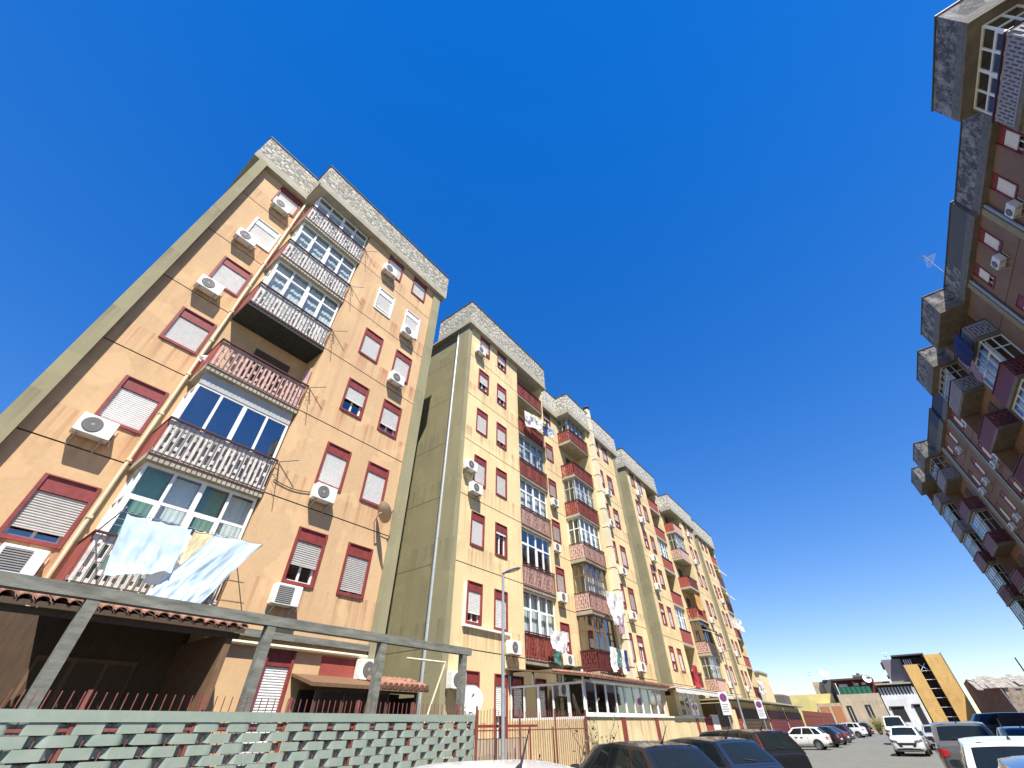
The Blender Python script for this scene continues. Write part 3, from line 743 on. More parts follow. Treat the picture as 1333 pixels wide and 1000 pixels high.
def rack(T, s, z, label, rch=.62, up=False):
    """folding clothes airer whose arms stick out from a balcony end"""
    mb = MB(T)
    mb.tube((s, .02, z), (s+.42, .35, z+.12), .013, n=6); mb.tube((s, .03, z-.02), (s+.10, .30, z-.85), .013, n=6)
    for k in range(4): mb.tube((s+.02+.01*k, .06+.055*k, z-.12-.18*k), (s-.16+.05*k, .05+.02*k, z-.10-.19*k), .006, n=5)
    return mb.thing('clothes_airer', M['black_metal'], label, 'clothes airer', 'folding airers on the near block')
for f in (2, 3, 4, 5, 6): rack(TA1, 4.46, F0+FH*(f-1)+1.03, 'black folding airer at the right end of the %s floor balcony, nearest block' % ORD[f])

def cloth(tl, tr, br, bl, mt, label, amp=.05, waves=2.5, group=None, nx=40, ny=24, bell=.12):
    tl, tr, br, bl = map(Vector, (tl, tr, br, bl)); nrm = (tr-tl).cross(bl-tl).normalized(); ph = R.random()*6
    mb = MB()
    npeg = max(2, int(waves)+1)
    def fn(u, v):
        p = (tl*(1-u)+tr*u)*(1-v)+(bl*(1-u)+br*u)*v
        q = .8*mnoise.noise(Vector((u*waves*1.6+ph+v*.8, v*1.9, ph)))+.45*mnoise.noise(Vector((u*waves*4+ph-v*1.8, v*3.4, ph+3)))+.2*mnoise.noise(Vector((u*waves*9+ph, v*7, ph+5)))
        k = amp*(.35+1.5*v)
        off = k*q*1.6+bell*math.sin(v*2.8)*v
        sag = -.035*abs(math.sin(u*3.14159*npeg))*(1-v)**2+.05*mnoise.noise(Vector((u*3+ph, 7, ph)))*v
        return tuple(p+nrm*off+Vector((0, 0, sag))+(tr-tl)*.02*q*v)
    mb.grid(fn, nx, ny)
    return mb.thing('hanging_laundry', M[mt], label, 'laundry', group, smooth=True)
gl = 'laundry on the nearest block first floor balcony'
x1 = -11.62
cloth((x1, 1.66, 5.28), (x1, 2.93, 5.32), (x1+.30, 2.88, 4.30), (x1+.32, 1.82, 4.05), 'sheet_blue', 'wide light blue sheet hung out in front of the nearest glazed balcony', .038, 3, gl, bell=.10)
cloth((x1-.03, 3.00, 5.34), (x1-.03, 3.42, 5.36), (x1+.10, 3.28, 4.58), (x1+.08, 3.00, 4.52), 'cloth_cream', 'small cream cloth hung between two light blue sheets', .03, 1, gl)
cloth((x1-.02, 3.46, 5.36), (x1, 4.55, 5.40), (x1+.45, 3.60, 3.75), (x1+.40, 2.60, 3.78), 'sheet_blue', 'light blue sheet blown sideways at the right end of the clothes line', .05, 1.8, gl, 56, 36, .18)
cloth((x1-.35, 3.00, 5.30), (x1-.35, 3.9, 5.32), (x1-.1, 3.35, 4.15), (x1-.1, 2.55, 4.1), 'sheet_white', 'white sheet hung behind the small cream cloth', .05, 2, gl)
cloth((-13.3, 4.36, 12.3), (-12.6, 4.36, 12.2), (-12.6, 4.34, 10.3), (-13.3, 4.34, 10.3), 'cloth_pale_pink', 'pale pink curtain at the right end of the open third floor balcony', .03, 3, None, bell=0)
cloth((-12.9, 1.22, 10.55), (-12.75, 1.40, 10.6), (-12.75, 1.38, 10.35), (-12.9, 1.24, 10.35), 'sheet_white', 'small white rag on the left corner of the open third floor balcony', .04, 2, None, 10, 8, .03)
mb = MB()
for yy in (1.58, 4.56): mb.tube((-12.44, yy-.1, 5.05), (-11.55, yy, 5.38), .014, n=6)
for q in (-11.62, -11.9, -12.15): mb.tube((q, 1.52, 5.30-(q+11.62)*-.25), (q, 4.56, 5.40-(q+11.62)*-.25), .006, n=5)
mb.thing('clothes_line', M['steel'], 'steel arms and lines holding the light blue sheets', 'clothes line')
# B1 top loggias
g2 = 'laundry on the olive sided block'
cloth((-12.1, 17.6, 17.72), (-11.8, 19.4, 17.78), (-11.75, 19.3, 16.75), (-12.0, 17.8, 16.6), 'sheet_white', 'white washing hanging out of the fifth floor loggia of the olive sided block', .12, 3, g2)
cloth((-12.0, 18.5, 17.9), (-11.9, 19.9, 17.95), (-11.8, 19.8, 17.45), (-11.9, 18.6, 17.4), 'cloth_yellow', 'yellow cloth above the white washing on the fifth floor loggia', .06, 2, g2)
cloth((-11.9, 19.5, 17.72), (-11.8, 20.0, 17.74), (-11.75, 19.95, 16.6), (-11.85, 19.5, 16.65), 'cloth_navy', 'navy garment beside the white washing on the fifth floor loggia', .05, 1, g2)
cloth((-11.8, 20.1, 17.74), (-11.8, 20.9, 17.7), (-11.75, 20.8, 17.0), (-11.75, 20.15, 16.95), 'sheet_blue', 'pale blue cloth at the far end of the fifth floor washing', .05, 1, g2)
cloth((-12.0, 18.9, 5.25), (-12.0, 20.4, 5.28), (-11.9, 20.3, 4.35), (-11.95, 18.95, 4.45), 'sheet_white', 'pale sheet drying on the first floor loggia of the olive sided block', .06, 2, g2)
cloth((-11.95, 19.0, 4.45), (-11.95, 19.7, 4.4), (-11.9, 19.6, 3.85), (-11.9, 19.05, 3.9), 'cloth_teal', 'teal garment below the pale sheet on the first floor loggia', .04, 1, g2)
# A2
g3 = 'laundry on the block with the pale flue'
cloth((-12.1, 25.9, 8.25), (-11.9, 27.8, 8.3), (-11.9, 27.9, 6.6), (-12.0, 26.3, 6.35), 'sheet_white', 'large white sheet hanging from the second floor balcony beside the pale flue', .14, 2.2, g3)
cloth((-12.0, 26.8, 7.0), (-11.9, 27.6, 7.0), (-11.9, 27.5, 6.0), (-12.0, 26.9, 6.0), 'cloth_pink', 'dusky pink cloth below the large white sheet', .06, 1.5, g3)
for i, (a, m_) in enumerate(((25.3, 'sheet_white'), (25.75, 'sheet_white'), (26.25, 'cloth_teal'), (26.7, 'sheet_white'), (27.2, 'cloth_navy'))):
    lab = ['long white towel, leftmost on the first floor line beside the pale flue', 'white shirt next to the leftmost towel on the first floor line', 'dark teal garment in the middle of the first floor line beside the flue',
           'white shirt right of the dark teal garment', 'dark garment at the right end of the first floor line beside the flue'][i]
    cloth((-12.1, a, 5.2), (-12.1, a+.42, 5.2), (-12.05, a+.40, 4.0+.15*(i % 3)), (-12.05, a+.02, 3.95+.15*(i % 3)), m_, lab, .05, 1, g3)
# A3 / B3
cloth((-13.0, 49.75, 10.0+2.4), (-13.0, 51.2, 12.4), (-12.9, 51.2, 10.9), (-12.9, 49.75, 10.9), 'cloth_orange', 'orange sun blind lowered on the third floor balcony of the fifth block', .02, 1)
cloth((-12.6, 41.3, 5.5), (-12.6, 42.6, 5.5), (-12.55, 42.6, 4.0), (-12.6, 41.4, 4.0), 'cloth_red', 'bright red cloth on the first floor loggia of the fourth block', .08, 2)
g4 = 'laundry on the farthest left block'
cloth((-12.9, 66.0, 12.3), (-12.7, 67.9, 12.3), (-12.75, 67.9, 10.9), (-12.85, 66.3, 10.8), 'sheet_white', 'white washing bulging from the third floor of the farthest left block', .2, 2, g4)
cloth((-12.9, 66.2, 5.7), (-12.7, 68.0, 5.7), (-12.7, 68.0, 4.4), (-12.8, 66.4, 4.4), 'sheet_white', 'white washing hanging on the first floor of the farthest left block', .15, 2, g4)
def awn(T, s0, s1, d0, d1, z0, z1, label, mt='awning', group=None):
    mb = MB(T); mb.grid(lambda u, v: (s0+(s1-s0)*u, d0+(d1-d0)*v, z0+(z1-z0)*v-.05*math.sin(v*3.14)), 8, 6)
    mb.grid(lambda u, v: (s0+(s1-s0)*u, d1, z1-.18*v-.03*abs(math.sin(u*25))*v), 24, 1)
    o = mb.thing('awning', M[mt], label, 'awning', group, smooth=True)
    mb = MB(T); mb.tube((s0, d1, z1), (s1, d1, z1), .02); mb.tube((s0, d0, z0-.5), (s0, d1, z1), .014); mb.tube((s1, d0, z0-.5), (s1, d1, z1), .014); mb.build('awning_arm', M['pvc'], o)
    return o
awn(TB3, 65.2, 68.0, -.2, .75, 15.9, 14.9, 'small pale awning on the fourth floor of the farthest left block')
awn(TB3, 65.2, 68.0, -.2, .7, 18.9, 18.0, 'small pale awning on the fifth floor of the farthest left block')
awn(TA3, 49.8, 52.6, -.1, 1.0, 9.6, 8.7, 'dark awning over the second floor balcony of the fifth block', 'dark')

# ==================================================================== RIGHT ROW (in the shade, across the street)
def XR(y): return 12.74-.016*(y-14)
def rblock(label, y0, y1, bays, wins, par, seed, strips=(), bayk=None):
    """bays: list of (b0, b1); wins: window starts on the flush front; par: parapet pieces on the flush front (a, b, material)"""
    rr = random.Random(seed); X = XR((y0+y1)/2); T = TR(X); rd = 1.15
    root = empty('apartment_block', (X+2, (y0+y1)/2, 0), label, 'apartment block', 'shaded apartment blocks across the street')
    fl = range(1, 7)
    mb = MB(T)
    wall(mb, y0, y1, 0, 21.75, -rd, [(s, s+.95, zwin(f), zwin(f)+1.52) for s in wins for f in fl], JOINTS)
    mb.quad((y0, -BACK, 0), (y1, -BACK, 0), (y1, -BACK, 21.75), (y0, -BACK, 21.75))
    mb.quad((y0, -BACK, 0), (y0, -rd, 0), (y0, -rd, 21.75), (y0, -BACK, 21.75)); mb.quad((y1, -BACK, 0), (y1, -rd, 0), (y1, -rd, 21.75), (y1, -BACK, 21.75))
    mb.build('wall', [M['shade_plaster'], M['groove']], root)
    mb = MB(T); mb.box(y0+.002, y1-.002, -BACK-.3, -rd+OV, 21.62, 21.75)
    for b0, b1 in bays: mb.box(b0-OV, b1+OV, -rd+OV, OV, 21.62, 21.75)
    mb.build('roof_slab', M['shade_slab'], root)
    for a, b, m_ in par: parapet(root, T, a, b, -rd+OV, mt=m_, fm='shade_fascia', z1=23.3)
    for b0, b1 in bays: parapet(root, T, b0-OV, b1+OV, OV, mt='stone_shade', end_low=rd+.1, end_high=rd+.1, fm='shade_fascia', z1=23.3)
    mb = MB(T)
    for a in strips: mb.box(a, a+.38, -rd-.1, -rd+.2, 0, 21.62)
    if strips: mb.build('pilaster', M['olive_light'], root)
    mb = MB(T)
    for a in strips: mb.tube((a-.14, -rd+.12, 0), (a-.14, -rd+.12, 21.6), .07, n=8)
    if strips: mb.build('drainpipe', M['pipe_grey'], root, smooth=True)
    for s in wins:
        for f in fl: window(root, T, s, -rd, zwin(f), .95, 1.52, op=rr.choice([0, 0, .2, .4]), left=False)
    for bi, (b0, b1) in enumerate(bays):
        for f in fl:
            z = F0+FH*(f-1)+.02; ztop = F0+FH*f-.19 if f < 6 else 21.60
            kd = (bayk or {}).get((bi, f)) or rr.choice(['glz', 'glz', 'open', 'glz2'])
            fp = 'pattern' if (f == 6 and seed == 1) else rr.choice(['solid', 'solid', 'pattern'])
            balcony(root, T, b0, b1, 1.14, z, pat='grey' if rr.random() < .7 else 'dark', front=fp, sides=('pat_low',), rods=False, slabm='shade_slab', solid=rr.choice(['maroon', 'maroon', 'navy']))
            mb = MB(T); mb.box(b1-.05, b1-.002, -1.14, -.12, z+.003, ztop); mb.build('bay_wall', M['shade_plaster'], root)
            if kd in ('glz', 'glz2'): veranda(root, T, b0+.12, b1-.06, -.14, z+.004, ztop, 4, .72, fm='pvc' if kd == 'glz' and b0 < 35 else 'alu', curt='white' if rr.random() < .7 else None, side='low', dep=1.0, glass='glass')
            else:
                mb = MB(T); mb.box(b0+1.0, b0+2.4, -1.14, -1.10, z+.002, z+2.25); mb.build('balcony_door', M['brown_dark'], root)
    return root, T
R1, TR1 = rblock('nearest shaded block across the street, glazed bay and striped railing at its top', 12.4, 23.0, [(12.95, 16.5)], [18.0, 20.5], [(16.8, 23.0, 'stone_shade')], 1, (22.6,), {(0, 6): 'glz'})
R2, TR2 = rblock('second shaded block across the street, dark grey parapet and an aerial on its roof', 23.0, 35.2, [(30.5, 34.2)], [23.9, 26.6], [(23.0, 27.6, 'dark_conc'), (27.6, 30.2, 'stone_shade')], 2, (28.2,), {(0, 6): 'open', (0, 5): 'glz', (0, 4): 'glz'})
R3, TR3 = rblock('third shaded block across the street, its first bay crowned by a stone parapet', 35.2, 46.6, [(36.8, 40.6)], [42.3, 44.6], [(35.2, 36.5, 'stone_shade'), (40.9, 42.6, 'stone_shade'), (42.6, 46.6, 'navy')], 4, (46.1,), {(0, 6): 'glz', (0, 5): 'open'})
R4, TR4 = rblock('fourth shaded block across the street, with a dark blue parapet', 46.6, 58.4, [(53.6, 57.4)], [47.6, 50.4], [(46.6, 49.0, 'navy'), (49.0, 53.3, 'dark_conc')], 6, (51.9,), {(0, 6): 'glz2', (0, 5): 'open'})
R5, TR5 = rblock('farthest shaded block across the street, its bay standing against the sky', 58.4, 64.4, [(60.2, 64.0)], [58.8], [(58.4, 59.9, 'dark_conc')], 10, (), {(0, 6): 'open', (0, 5): 'glz', (0, 4): 'glz', (0, 3): 'glz', (0, 2): 'glz'})
rn = {1: 'the nearest shaded block', 2: 'the second shaded block', 3: 'the third shaded block', 4: 'the fourth shaded block'}
acs(TR1, '', [(21.2, -1.15, 19.6, 6, 'beside the second', False), (18.9, -1.15, 16.5, 5, 'beside the first', False), (20.9, -1.15, 13.5, 4, 'beside the second', False)], False, rn[1])
acs(TR2, '', [(24.6, -1.15, 19.6, 6, 'beside the first', False), (27.2, -1.15, 16.5, 5, 'beside the second', False), (24.2, -1.15, 13.4, 4, 'below the first', False), (27.2, -1.15, 10.3, 3, 'beside the second', False)], False, rn[2])
acs(TR3, '', [(42.9, -1.15, 16.4, 5, 'below the first', False), (42.9, -1.15, 19.5, 6, 'below the first', False), (44.4, -1.15, 16.4, 5, 'below the second', False), (44.6, -1.15, 13.3, 4, 'below the second', False)], False, rn[3])
acs(TR4, '', [(47.9, -1.15, 19.4, 6, 'below the first', False), (47.9, -1.15, 16.4, 5, 'below the first', False), (50.2, -1.15, 16.4, 5, 'below the second', False), (47.8, -1.15, 13.3, 4, 'below the first', False), (50.2, -1.15, 13.3, 4, 'below the second', False)], False, rn[4])
g5 = 'laundry on the second shaded block'
xr = XR(32)
cloth((xr-.25, 30.7, 20.3), (xr-.25, 32.6, 20.3), (xr-.3, 32.6, 18.6), (xr-.3, 30.7, 18.5), 'cloth_navy', 'dark blue sheet hanging from the top balcony across the street', .12, 2, g5)
cloth((xr-.35, 31.6, 18.6), (xr-.35, 32.8, 18.6), (xr-.3, 32.8, 17.5), (xr-.35, 31.9, 17.5), 'cloth_pink', 'dusky pink cloth below the dark blue sheet across the street', .08, 2, g5)

def aerial(p, h, label, yagi=2, rot=0, group='rooftop aerials'):
    o = empty('tv_aerial', p, label, 'aerial', group)
    P = Vector(p); mb = MB(); mb.tube(tuple(P), tuple(P+Vector((0, 0, h))), .02, n=6); mb.build('mast', M['steel'], o)
    for k in range(yagi):
        mb = MB(); z = h-.1-.55*k; a = rot+.9*k; dx, dy = math.cos(a), math.sin(a)
        mb.tube(tuple(P+Vector((-dx*.5, -dy*.5, z))), tuple(P+Vector((dx*.6, dy*.6, z))), .012, n=5)
        for i in range(7):
            t = -.45+.16*i; w_ = .30-.02*i
            mb.tube(tuple(P+Vector((dx*t-dy*w_, dy*t+dx*w_, z))), tuple(P+Vector((dx*t+dy*w_, dy*t-dx*w_, z))), .007, n=4)
        mb.build('yagi', M['steel'], o)
    return o
aerial((13.2, 28.4, 23.2), 1.9, 'tv aerial on the parapet of the second shaded block', 2, .6)

# ==================================================================== GROUND LEVEL, LEFT
# pergola
XP = -10.0
pg = empty('pergola', (XP, 4, 0), 'long grey weathered pergola frame behind the woven fence', 'pergola')
for k, y in enumerate((-1.4, 1.67, 4.70, 7.66, 10.72)):
    mb = MB(); mb.box(XP-.09, XP+.09, y-.09, y+.09, 0, 3.37); mb.build('post', M['grey_conc'], pg)
mb = MB(); mb.box(XP-.10, XP+.10, -4, 11.0, 3.37, 3.55); mb.build('beam', M['grey_conc'], pg)
# tiled lean-to veranda in front of the near block
vr = empty('tiled_veranda', (-11.6, 1, 0), 'dark open veranda with a terracotta tile edge below the light blue washing', 'veranda')
mb = MB(); mb.hexa([(-12.43, -3, 3.72), (-12.43, -3, 3.80), (-12.43, 4.55, 3.72), (-12.43, 4.55, 3.80), (-10.75, -3, 3.30), (-10.75, -3, 3.38), (-10.75, 4.55, 3.30), (-10.75, 4.55, 3.38)])
mb.build('roof_boards', M['brown_dark'], vr)
mb = MB()
for i in range(34):
    y = -2.9+.22*i+.02*R.random(); zz = .02*R.random()
    for j in range(5):
        xa, xb = -10.72-.34*j, -10.72-.34*(j+1)-.04; za = 3.40+.085*j+zz
        n = 6
        pts = []
        for xx, z_ in ((xa, za), (xb, za+.095)):
            for q in range(n+1):
                t = math.pi*q/n; pts.append((xx, y+.11-.10*math.cos(t), z_+.07*math.sin(t)))
        for xx, z_ in ((xa, za-.015), (xb, za+.08)):
            for q in range(n+1):
                t = math.pi*q/n; pts.append((xx, y+.11-.085*math.cos(t), z_+.065*math.sin(t)))
        m1 = n+1
        mb.add(pts, [(q, q+1, m1+q+1, m1+q) for q in range(n)]+[(2*m1+q, 2*m1+q+1, 3*m1+q+1, 3*m1+q) for q in range(n)]+[(q, q+1, 2*m1+q+1, 2*m1+q) for q in range(n)])
mb.build('roof_tiles', M['terracotta'], vr)
mb = MB(); mb.box(-13.34, -10.85, 4.27, 4.40, 0, 3.30); mb.build('shade_end_wall', M['brown'], vr)  # shade inside the veranda is put into this wall's brown
mb = MB(); mb.box(-17, -10.8, -3, -2.9, 0, 3.6); mb.build('shade_end_wall', M['brown_dark'], vr)  # unseen wall added to keep sun out of the veranda from the left
mb = MB(); mb.box(-13.45, -13.35, -1, 4.4, 0, 3.6); mb.build('back_wall', M['brown_dark'], vr)
mb = MB(); mb.box(-13.34, -13.28, 1.9, 3.6, .3, 2.9); mb.cur = 1
for a, b in ((1.95, 2.45), (2.55, 3.02), (3.1, 3.55)): mb.box(-13.28, -13.26, a, b, .4, 2.82)
mb.build('door', [M['brown'], M['brown_dark']], vr)
mb = MB(); mb.box(-10.95, -10.80, -1.2, -1.05, 0, 3.3); mb.box(-10.9, -10.82, -3, 4.5, 3.20, 3.30); mb.build('timber', M['brown_dark'], vr)
# small lean-to shed
sh = empty('lean_to_shed', (-11.8, 8.8, 0), 'low dark shed with a worn roof edge beside the olive side wall', 'shed')
mb = MB(); mb.hexa([(-12.43, 6.8, 2.78), (-12.43, 6.8, 2.84), (-12.43, 10.75, 2.78), (-12.43, 10.75, 2.84), (-11.35, 6.8, 2.52), (-11.35, 6.8, 2.60), (-11.35, 10.75, 2.52), (-11.35, 10.75, 2.60)]); mb.build('roof', M['brown'], sh)
mb = MB()
for i in range(9): mb.tube((-11.32, 9.0+.2*i, 2.62), (-12.2, 9.0+.2*i, 2.84), .085, n=8)
mb.build('roof_tiles', M['terracotta'], sh, smooth=True)
mb = MB(); mb.box(-11.55, -11.50, 7.05, 10.4, 0, 1.2)
for y in (7.05, 7.85, 8.6, 9.3, 10.34): mb.box(-11.55, -11.49, y, y+.06, 1.2, 2.52)
mb.box(-11.55, -11.5, 7.05, 10.4, 2.46, 2.52); mb.build('frame', M['brown_dark'], sh)
mb = MB(); mb.box(-11.53, -11.52, 7.11, 9.3, 1.2, 2.46); mb.build('panes', M['glass_dark'], sh)
mb = MB(); mb.box(-12.4, -12.3, 7.1, 10.4, 0, 2.5); mb.box(-12.3, -11.56, 10.34, 10.4, 0, 2.4); mb.build('inner_wall', M['dark'], sh)
# black post and stay in the gap
mb = MB(); mb.tube((-11.2, 11.2, 3.3), (-11.6, 9.9, 3.35), .03); mb.tube((-11.2, 11.2, 3.3), (-11.3, 10.55, 1.6), .03); mb.thing('steel_bracket', M['pipe_cream'], 'bent thin steel frame in the gap beside the grey drainpipe', 'frame')

# woven fence
XF = -9.0
fz = 1.93
wf = empty('woven_fence', (XF, 3, 0), 'grey green woven strip fence with red spikes at lower left', 'fence')
mb = MB()
i = 0; y = -5.0
while y < 10.2:
    mb.box(XF-.006, XF+.006, y-.006, y+.006, .05, fz+.20); y += .125
for z in (.25, 1.72): mb.box(XF-.014, XF+.014, -5, 10.2, z-.02, z+.02)
mb.build('bars', M['fence_red'], wf)
for k in range(11):
    mb = MB(); yy = 10.2-.9-1.5*k+.25; 
    if yy < -5: break
    mb.box(XF-.022, XF+.022, yy-.022, yy+.022, 0, fz+.22); mb.build('post', M['fence_red'], wf)
mb = MB(); mb.box(XF+.03, XF+.045, -5, 10.2, fz-.13, fz); mb.build('top_band', M['weave'], wf)
mb = MB(); pitch = .128
for r_ in range(14):
    z1 = fz-.142-pitch*r_; z0 = z1-.120; ph = math.pi*(r_ % 2)
    n = 15*26; L = 15.2
    jit = random.Random(r_)
    def w_(u, v, o_=0):
        t = -5+L*u; p = (t/.5+.5*(r_ % 2)) % 1.0
        f = 1-min(1, max(0, (abs(p-.5)-.33)/.08)); f = f*f*(3-2*f)      # 1 on the long front run, 0 behind the bars
        d = -.030+.062*f
        ed = (1-f)*.010
        return (XF+d+o_, t, z0+ed+(z1-z0-2*ed)*v+.004*math.sin(t*2.3+r_*1.7)+.008*math.sin(t*.4+r_))
    mb.grid(lambda u, v: w_(u, v), n, 1); mb.grid(lambda u, v: w_(u, v, -.006), n, 1)
mb.build('woven_strips', M['weave'], wf, smooth=True)
# iron railing beyond it
ir = empty('iron_railing', (XF, 13.2, 0), 'rusty iron bar railing with spikes between the woven fence and the glazed annex', 'railing')
mb = MB(); y = 10.35
while y < 16.1:
    mb.box(XF-.006, XF+.006, y-.006, y+.006, .1, 2.05+.03*math.sin(y*7)); y += .125
for z in (.25, 1.62): mb.box(XF-.012, XF+.012, 10.25, 16.15, z-.014, z+.014)
mb.build('bars', M['fence_red'], ir)
for yy in (10.3, 12.2, 14.1, 16.1):
    mb = MB(); mb.box(XF-.022, XF+.022, yy-.022, yy+.022, 0, 2.12); mb.build('post', M['fence_red'], ir)
mb = MB(); mb.box(-9.5, -9.46, 10.3, 13.1, .1, 1.45); mb.thing('corrugated_screen', mat_simple('beige_sheet', (.42, .34, .24), .8, stretch=(1, 9, .3), scale=4, var=.3), 'beige ribbed sheet behind the iron railing', 'screen')
mb = MB(); mb.box(-9.42, -9.34, 10.5, 13.6, 1.68, 1.74)
for yy in (10.6, 13.2, 14.5): mb.box(-9.39, -9.36, yy, yy+.03, 0, 1.68)
mb.thing('red_rail', M['red'], 'dark red timber rail behind the iron railing', 'rail')

# street lamps
def lamp(x, y, h, label, g):
    o = empty('street_lamp', (x, y, 0), label, 'street lamp', g)
    mb = MB(); mb.tube((x, y, 0), (x, y, 1.1), .075, .07, 12); mb.tube((x, y, 1.1), (x, y, h), .058, .04, 12); mb.box(x-.09, x+.09, y-.09, y+.09, 0, .03); mb.build('pole', M['steel'], o, smooth=True)
    mb = MB(); n = 14
    d = Vector((.88, .30, .18)).normalized(); s_ = Vector((-.3, .9, 0)).normalized(); u = d.cross(s_).normalized()
    if u.z < 0: u = -u
    P = Vector((x, y, h))-d*.02
    prof = [(0, .05, .05), (.10, .07, .05), (.2, .13, .055), (.42, .15, .05), (.58, .12, .03), (.64, .03, .01)]
    pts = []
    for t, w__, hh in prof:
        for i in range(n):
            a = 2*math.pi*i/n; pts.append(tuple(P+d*t+s_*w__*math.cos(a)+u*(hh*math.sin(a)*(1 if math.sin(a) > 0 else .5))))
    k = len(prof)
    mb.add(pts, [(j*n+i, j*n+(i+1) % n, (j+1)*n+(i+1) % n, (j+1)*n+i) for j in range(k-1) for i in range(n)]+[tuple(range(n)), tuple(range((k-1)*n, k*n))])
    mb.build('lamp_head', M['ac_grey'], o, smooth=True)
    mb = MB(); q = P+d*.4-u*.028; mb.hexa([tuple(q+d*a*.13+s_*b*.09+u*c*.006) for a in (-1, 1) for b in (-1, 1) for c in (-1, 1)]); mb.build('lamp_lens', M['lamp_clear'], o)
    return o
lamp(-8.75, 11.1, 5.55, 'tall pale street lamp with a single flat head in front of the near iron railing', 'street lamps')
lamp(-8.6, 36.2, 5.6, 'thin farther street lamp in front of the garage doors', 'street lamps')

# glazed annex on the ground floor (veranda house)
XV = -9.0
an = empty('glazed_annex', (-10.7, 22.5, 0), 'ground floor annex with a long band of white framed windows over a yellow wall', 'annex')
T9 = TL(XV); mb = MB(T9)
wall(mb, 16.2, 29.4, 0, 1.93, 0); mb.quad((16.2, 0, 0), (16.2, -3.44, 0), (16.2, -3.44, 1.88), (16.2, 0, 1.88)); mb.quad((29.4, 0, 0), (29.4, -3.4, 0), (29.4, -3.4, 3), (29.4, 0, 3))
mb.quad((16.2, 0, 1.93), (29.4, 0, 1.93), (29.4, -.25, 1.93), (16.2, -.25, 1.93))
mb.build('wall', M['cream'], an)
mb = MB(T9); mb.box(16.1, 29.4, -.02, .05, 1.932, 1.99); mb.build('sill', M['pvc'], an)
veranda(an, T9, 16.35, 24.0, -.06, 1.99, 3.02, 9, 1.0, side=None, glass='glass_dark')
veranda(an, T9, 26.2, 29.3, -.06, 1.99, 3.02, 4, 1.0, side=None, glass='glass_dark')
mb = MB(T9); mb.box(24.05, 24.2, -.2, 0, 1.99, 3.05); mb.build('pier', M['cream'], an)
mb = MB(T9); mb.box(25.5, 26.1, -.2, 0, 1.99, 3.05); mb.build('pier', M['cream'], an)
# end face towards the camera
TE = lambda s, d, z: (s, 16.2-d, z)
veranda(an, TE, -12.40, -9.02, -.0, 1.88, 2.95, 5, 1.0, glass='glass_dark')
mb = MB(TE)
for a, b in ((-12.40, -11.3), (-11.2, -9.9), (-9.85, -9.02)): mb.box(a, b, -.03, -.01, 2.96, 3.40-.0*(a)); 
mb.build('top_light', M['glass_dark'], an)
for a in (-12.42, -11.3, -9.9, -9.06):
    mb = MB(TE); mb.box(a, a+.06, -.06, 0, 2.95, 3.30); mb.build('upright', M['pvc'], an)
mb = MB(T9); mb.hexa([(15.9, -3.43, 3.50), (15.9, -3.43, 3.55), (15.9, .25, 3.07), (15.9, .25, 3.12), (26.4, -3.43, 3.50), (26.4, -3.43, 3.55), (26.4, .25, 3.07), (26.4, .25, 3.12)]); mb.build('roof', M['brown'], an)
mb = MB(T9)
for k in range(52): 
    y = 15.95+.2*k; mb.tube((y+.1, .28, 3.12), (y+.1, -1.2, 3.32), .075, n=6)
mb.build('roof_tiles', M['terracotta'], an)
mb = MB(T9); mb.tube((16.6, .1, 2.98), (24.2, .1, 3.02), .07, n=10); mb.build('rolled_blind', M['pvc'], an)
mb = MB(T9); mb.box(16.3, 29.3, -2.9, -2.8, 0, 3.3); mb.build('inner_wall', M['brown_dark'], an)
mb = MB(T9)
for a in (18.9, 22.3, 27.9): mb.box(a, a+.35, .004, .03, 0, 1.92)
mb.build('rust_stain', M['red'], an)
awn(T9, 24.3, 34.7, -1.8, .55, 3.45, 3.08, 'long white awning over the annex entrance')
# entrance court
ec = empty('entrance_porch', (-10.5, 33, 0), 'dark recessed entrance with a red lattice under the white awning', 'porch')
mb = MB(T9); mb.box(29.5, 36.0, -3.3, -2.9, 0, 3.4); mb.build('back_wall', M['maroon'], ec)
mb = MB(T9); pattern(mb, 's', 29.6, 31.0, -.05, .0, 2.0, .2); mb.build('lattice', M['red_wall'], ec)
mb = MB(T9); mb.box(31.0, 32.3, -.15, -.05, 0, 2.1); mb.build('white_screen', M['house_white'], ec)
mb = MB(T9); mb.box(32.4, 35.0, -.2, -.1, 0, 2.6); mb.build('dark_gate', M['brown_dark'], ec)
mb = MB(T9); mb.box(35.0, 36.4, -.3, .0, 0, 2.4); mb.build('gate_pier', M['cream'], ec)
mb = MB(T9); mb.box(29.5, 36.4, -3.2, -.3, 3.2, 3.3); mb.build('roof', M['brown'], ec)
# garages
gg = 'garage sheds along the left side'
for k, (a, b, m_, lab) in enumerate(((36.6, 38.4, 'red_wall', 'narrow garage shed with a red brick coloured door'), (38.5, 47, 'brown_dark', 'wide garage shed with a large dark brown door under a flat grey roof'), (47.2, 55, 'maroon', 'garage shed with a maroon door beside the wide dark one'), (55.2, 64, 'maroon', 'garage shed with a maroon door nearest the red gates'))):
    g = empty('garage_shed', (-10.5, (a+b)/2, 0), lab, 'garage', gg)
    mb = MB(T9); mb.box(a, b, -3.2, -.25, 0, 2.9); mb.build('wall', M['cream'], g)
    mb = MB(T9)
    n = max(2, int((b-a)/.4))
    mb.box(a+.3, b-.3, -.25, -.17, 0, 2.5)
    for i in range(12): mb.box(a+.3, b-.3, -.17, -.155, .05+.2*i, .19+.2*i)
    mb.build('door', M[m_], g)
    mb = MB(T9); mb.box(a-.05, b+.05, -3.3, .35, 2.95, 3.05); mb.build('roof', M['concrete'], g)
mb = MB(T9); y = 64.3
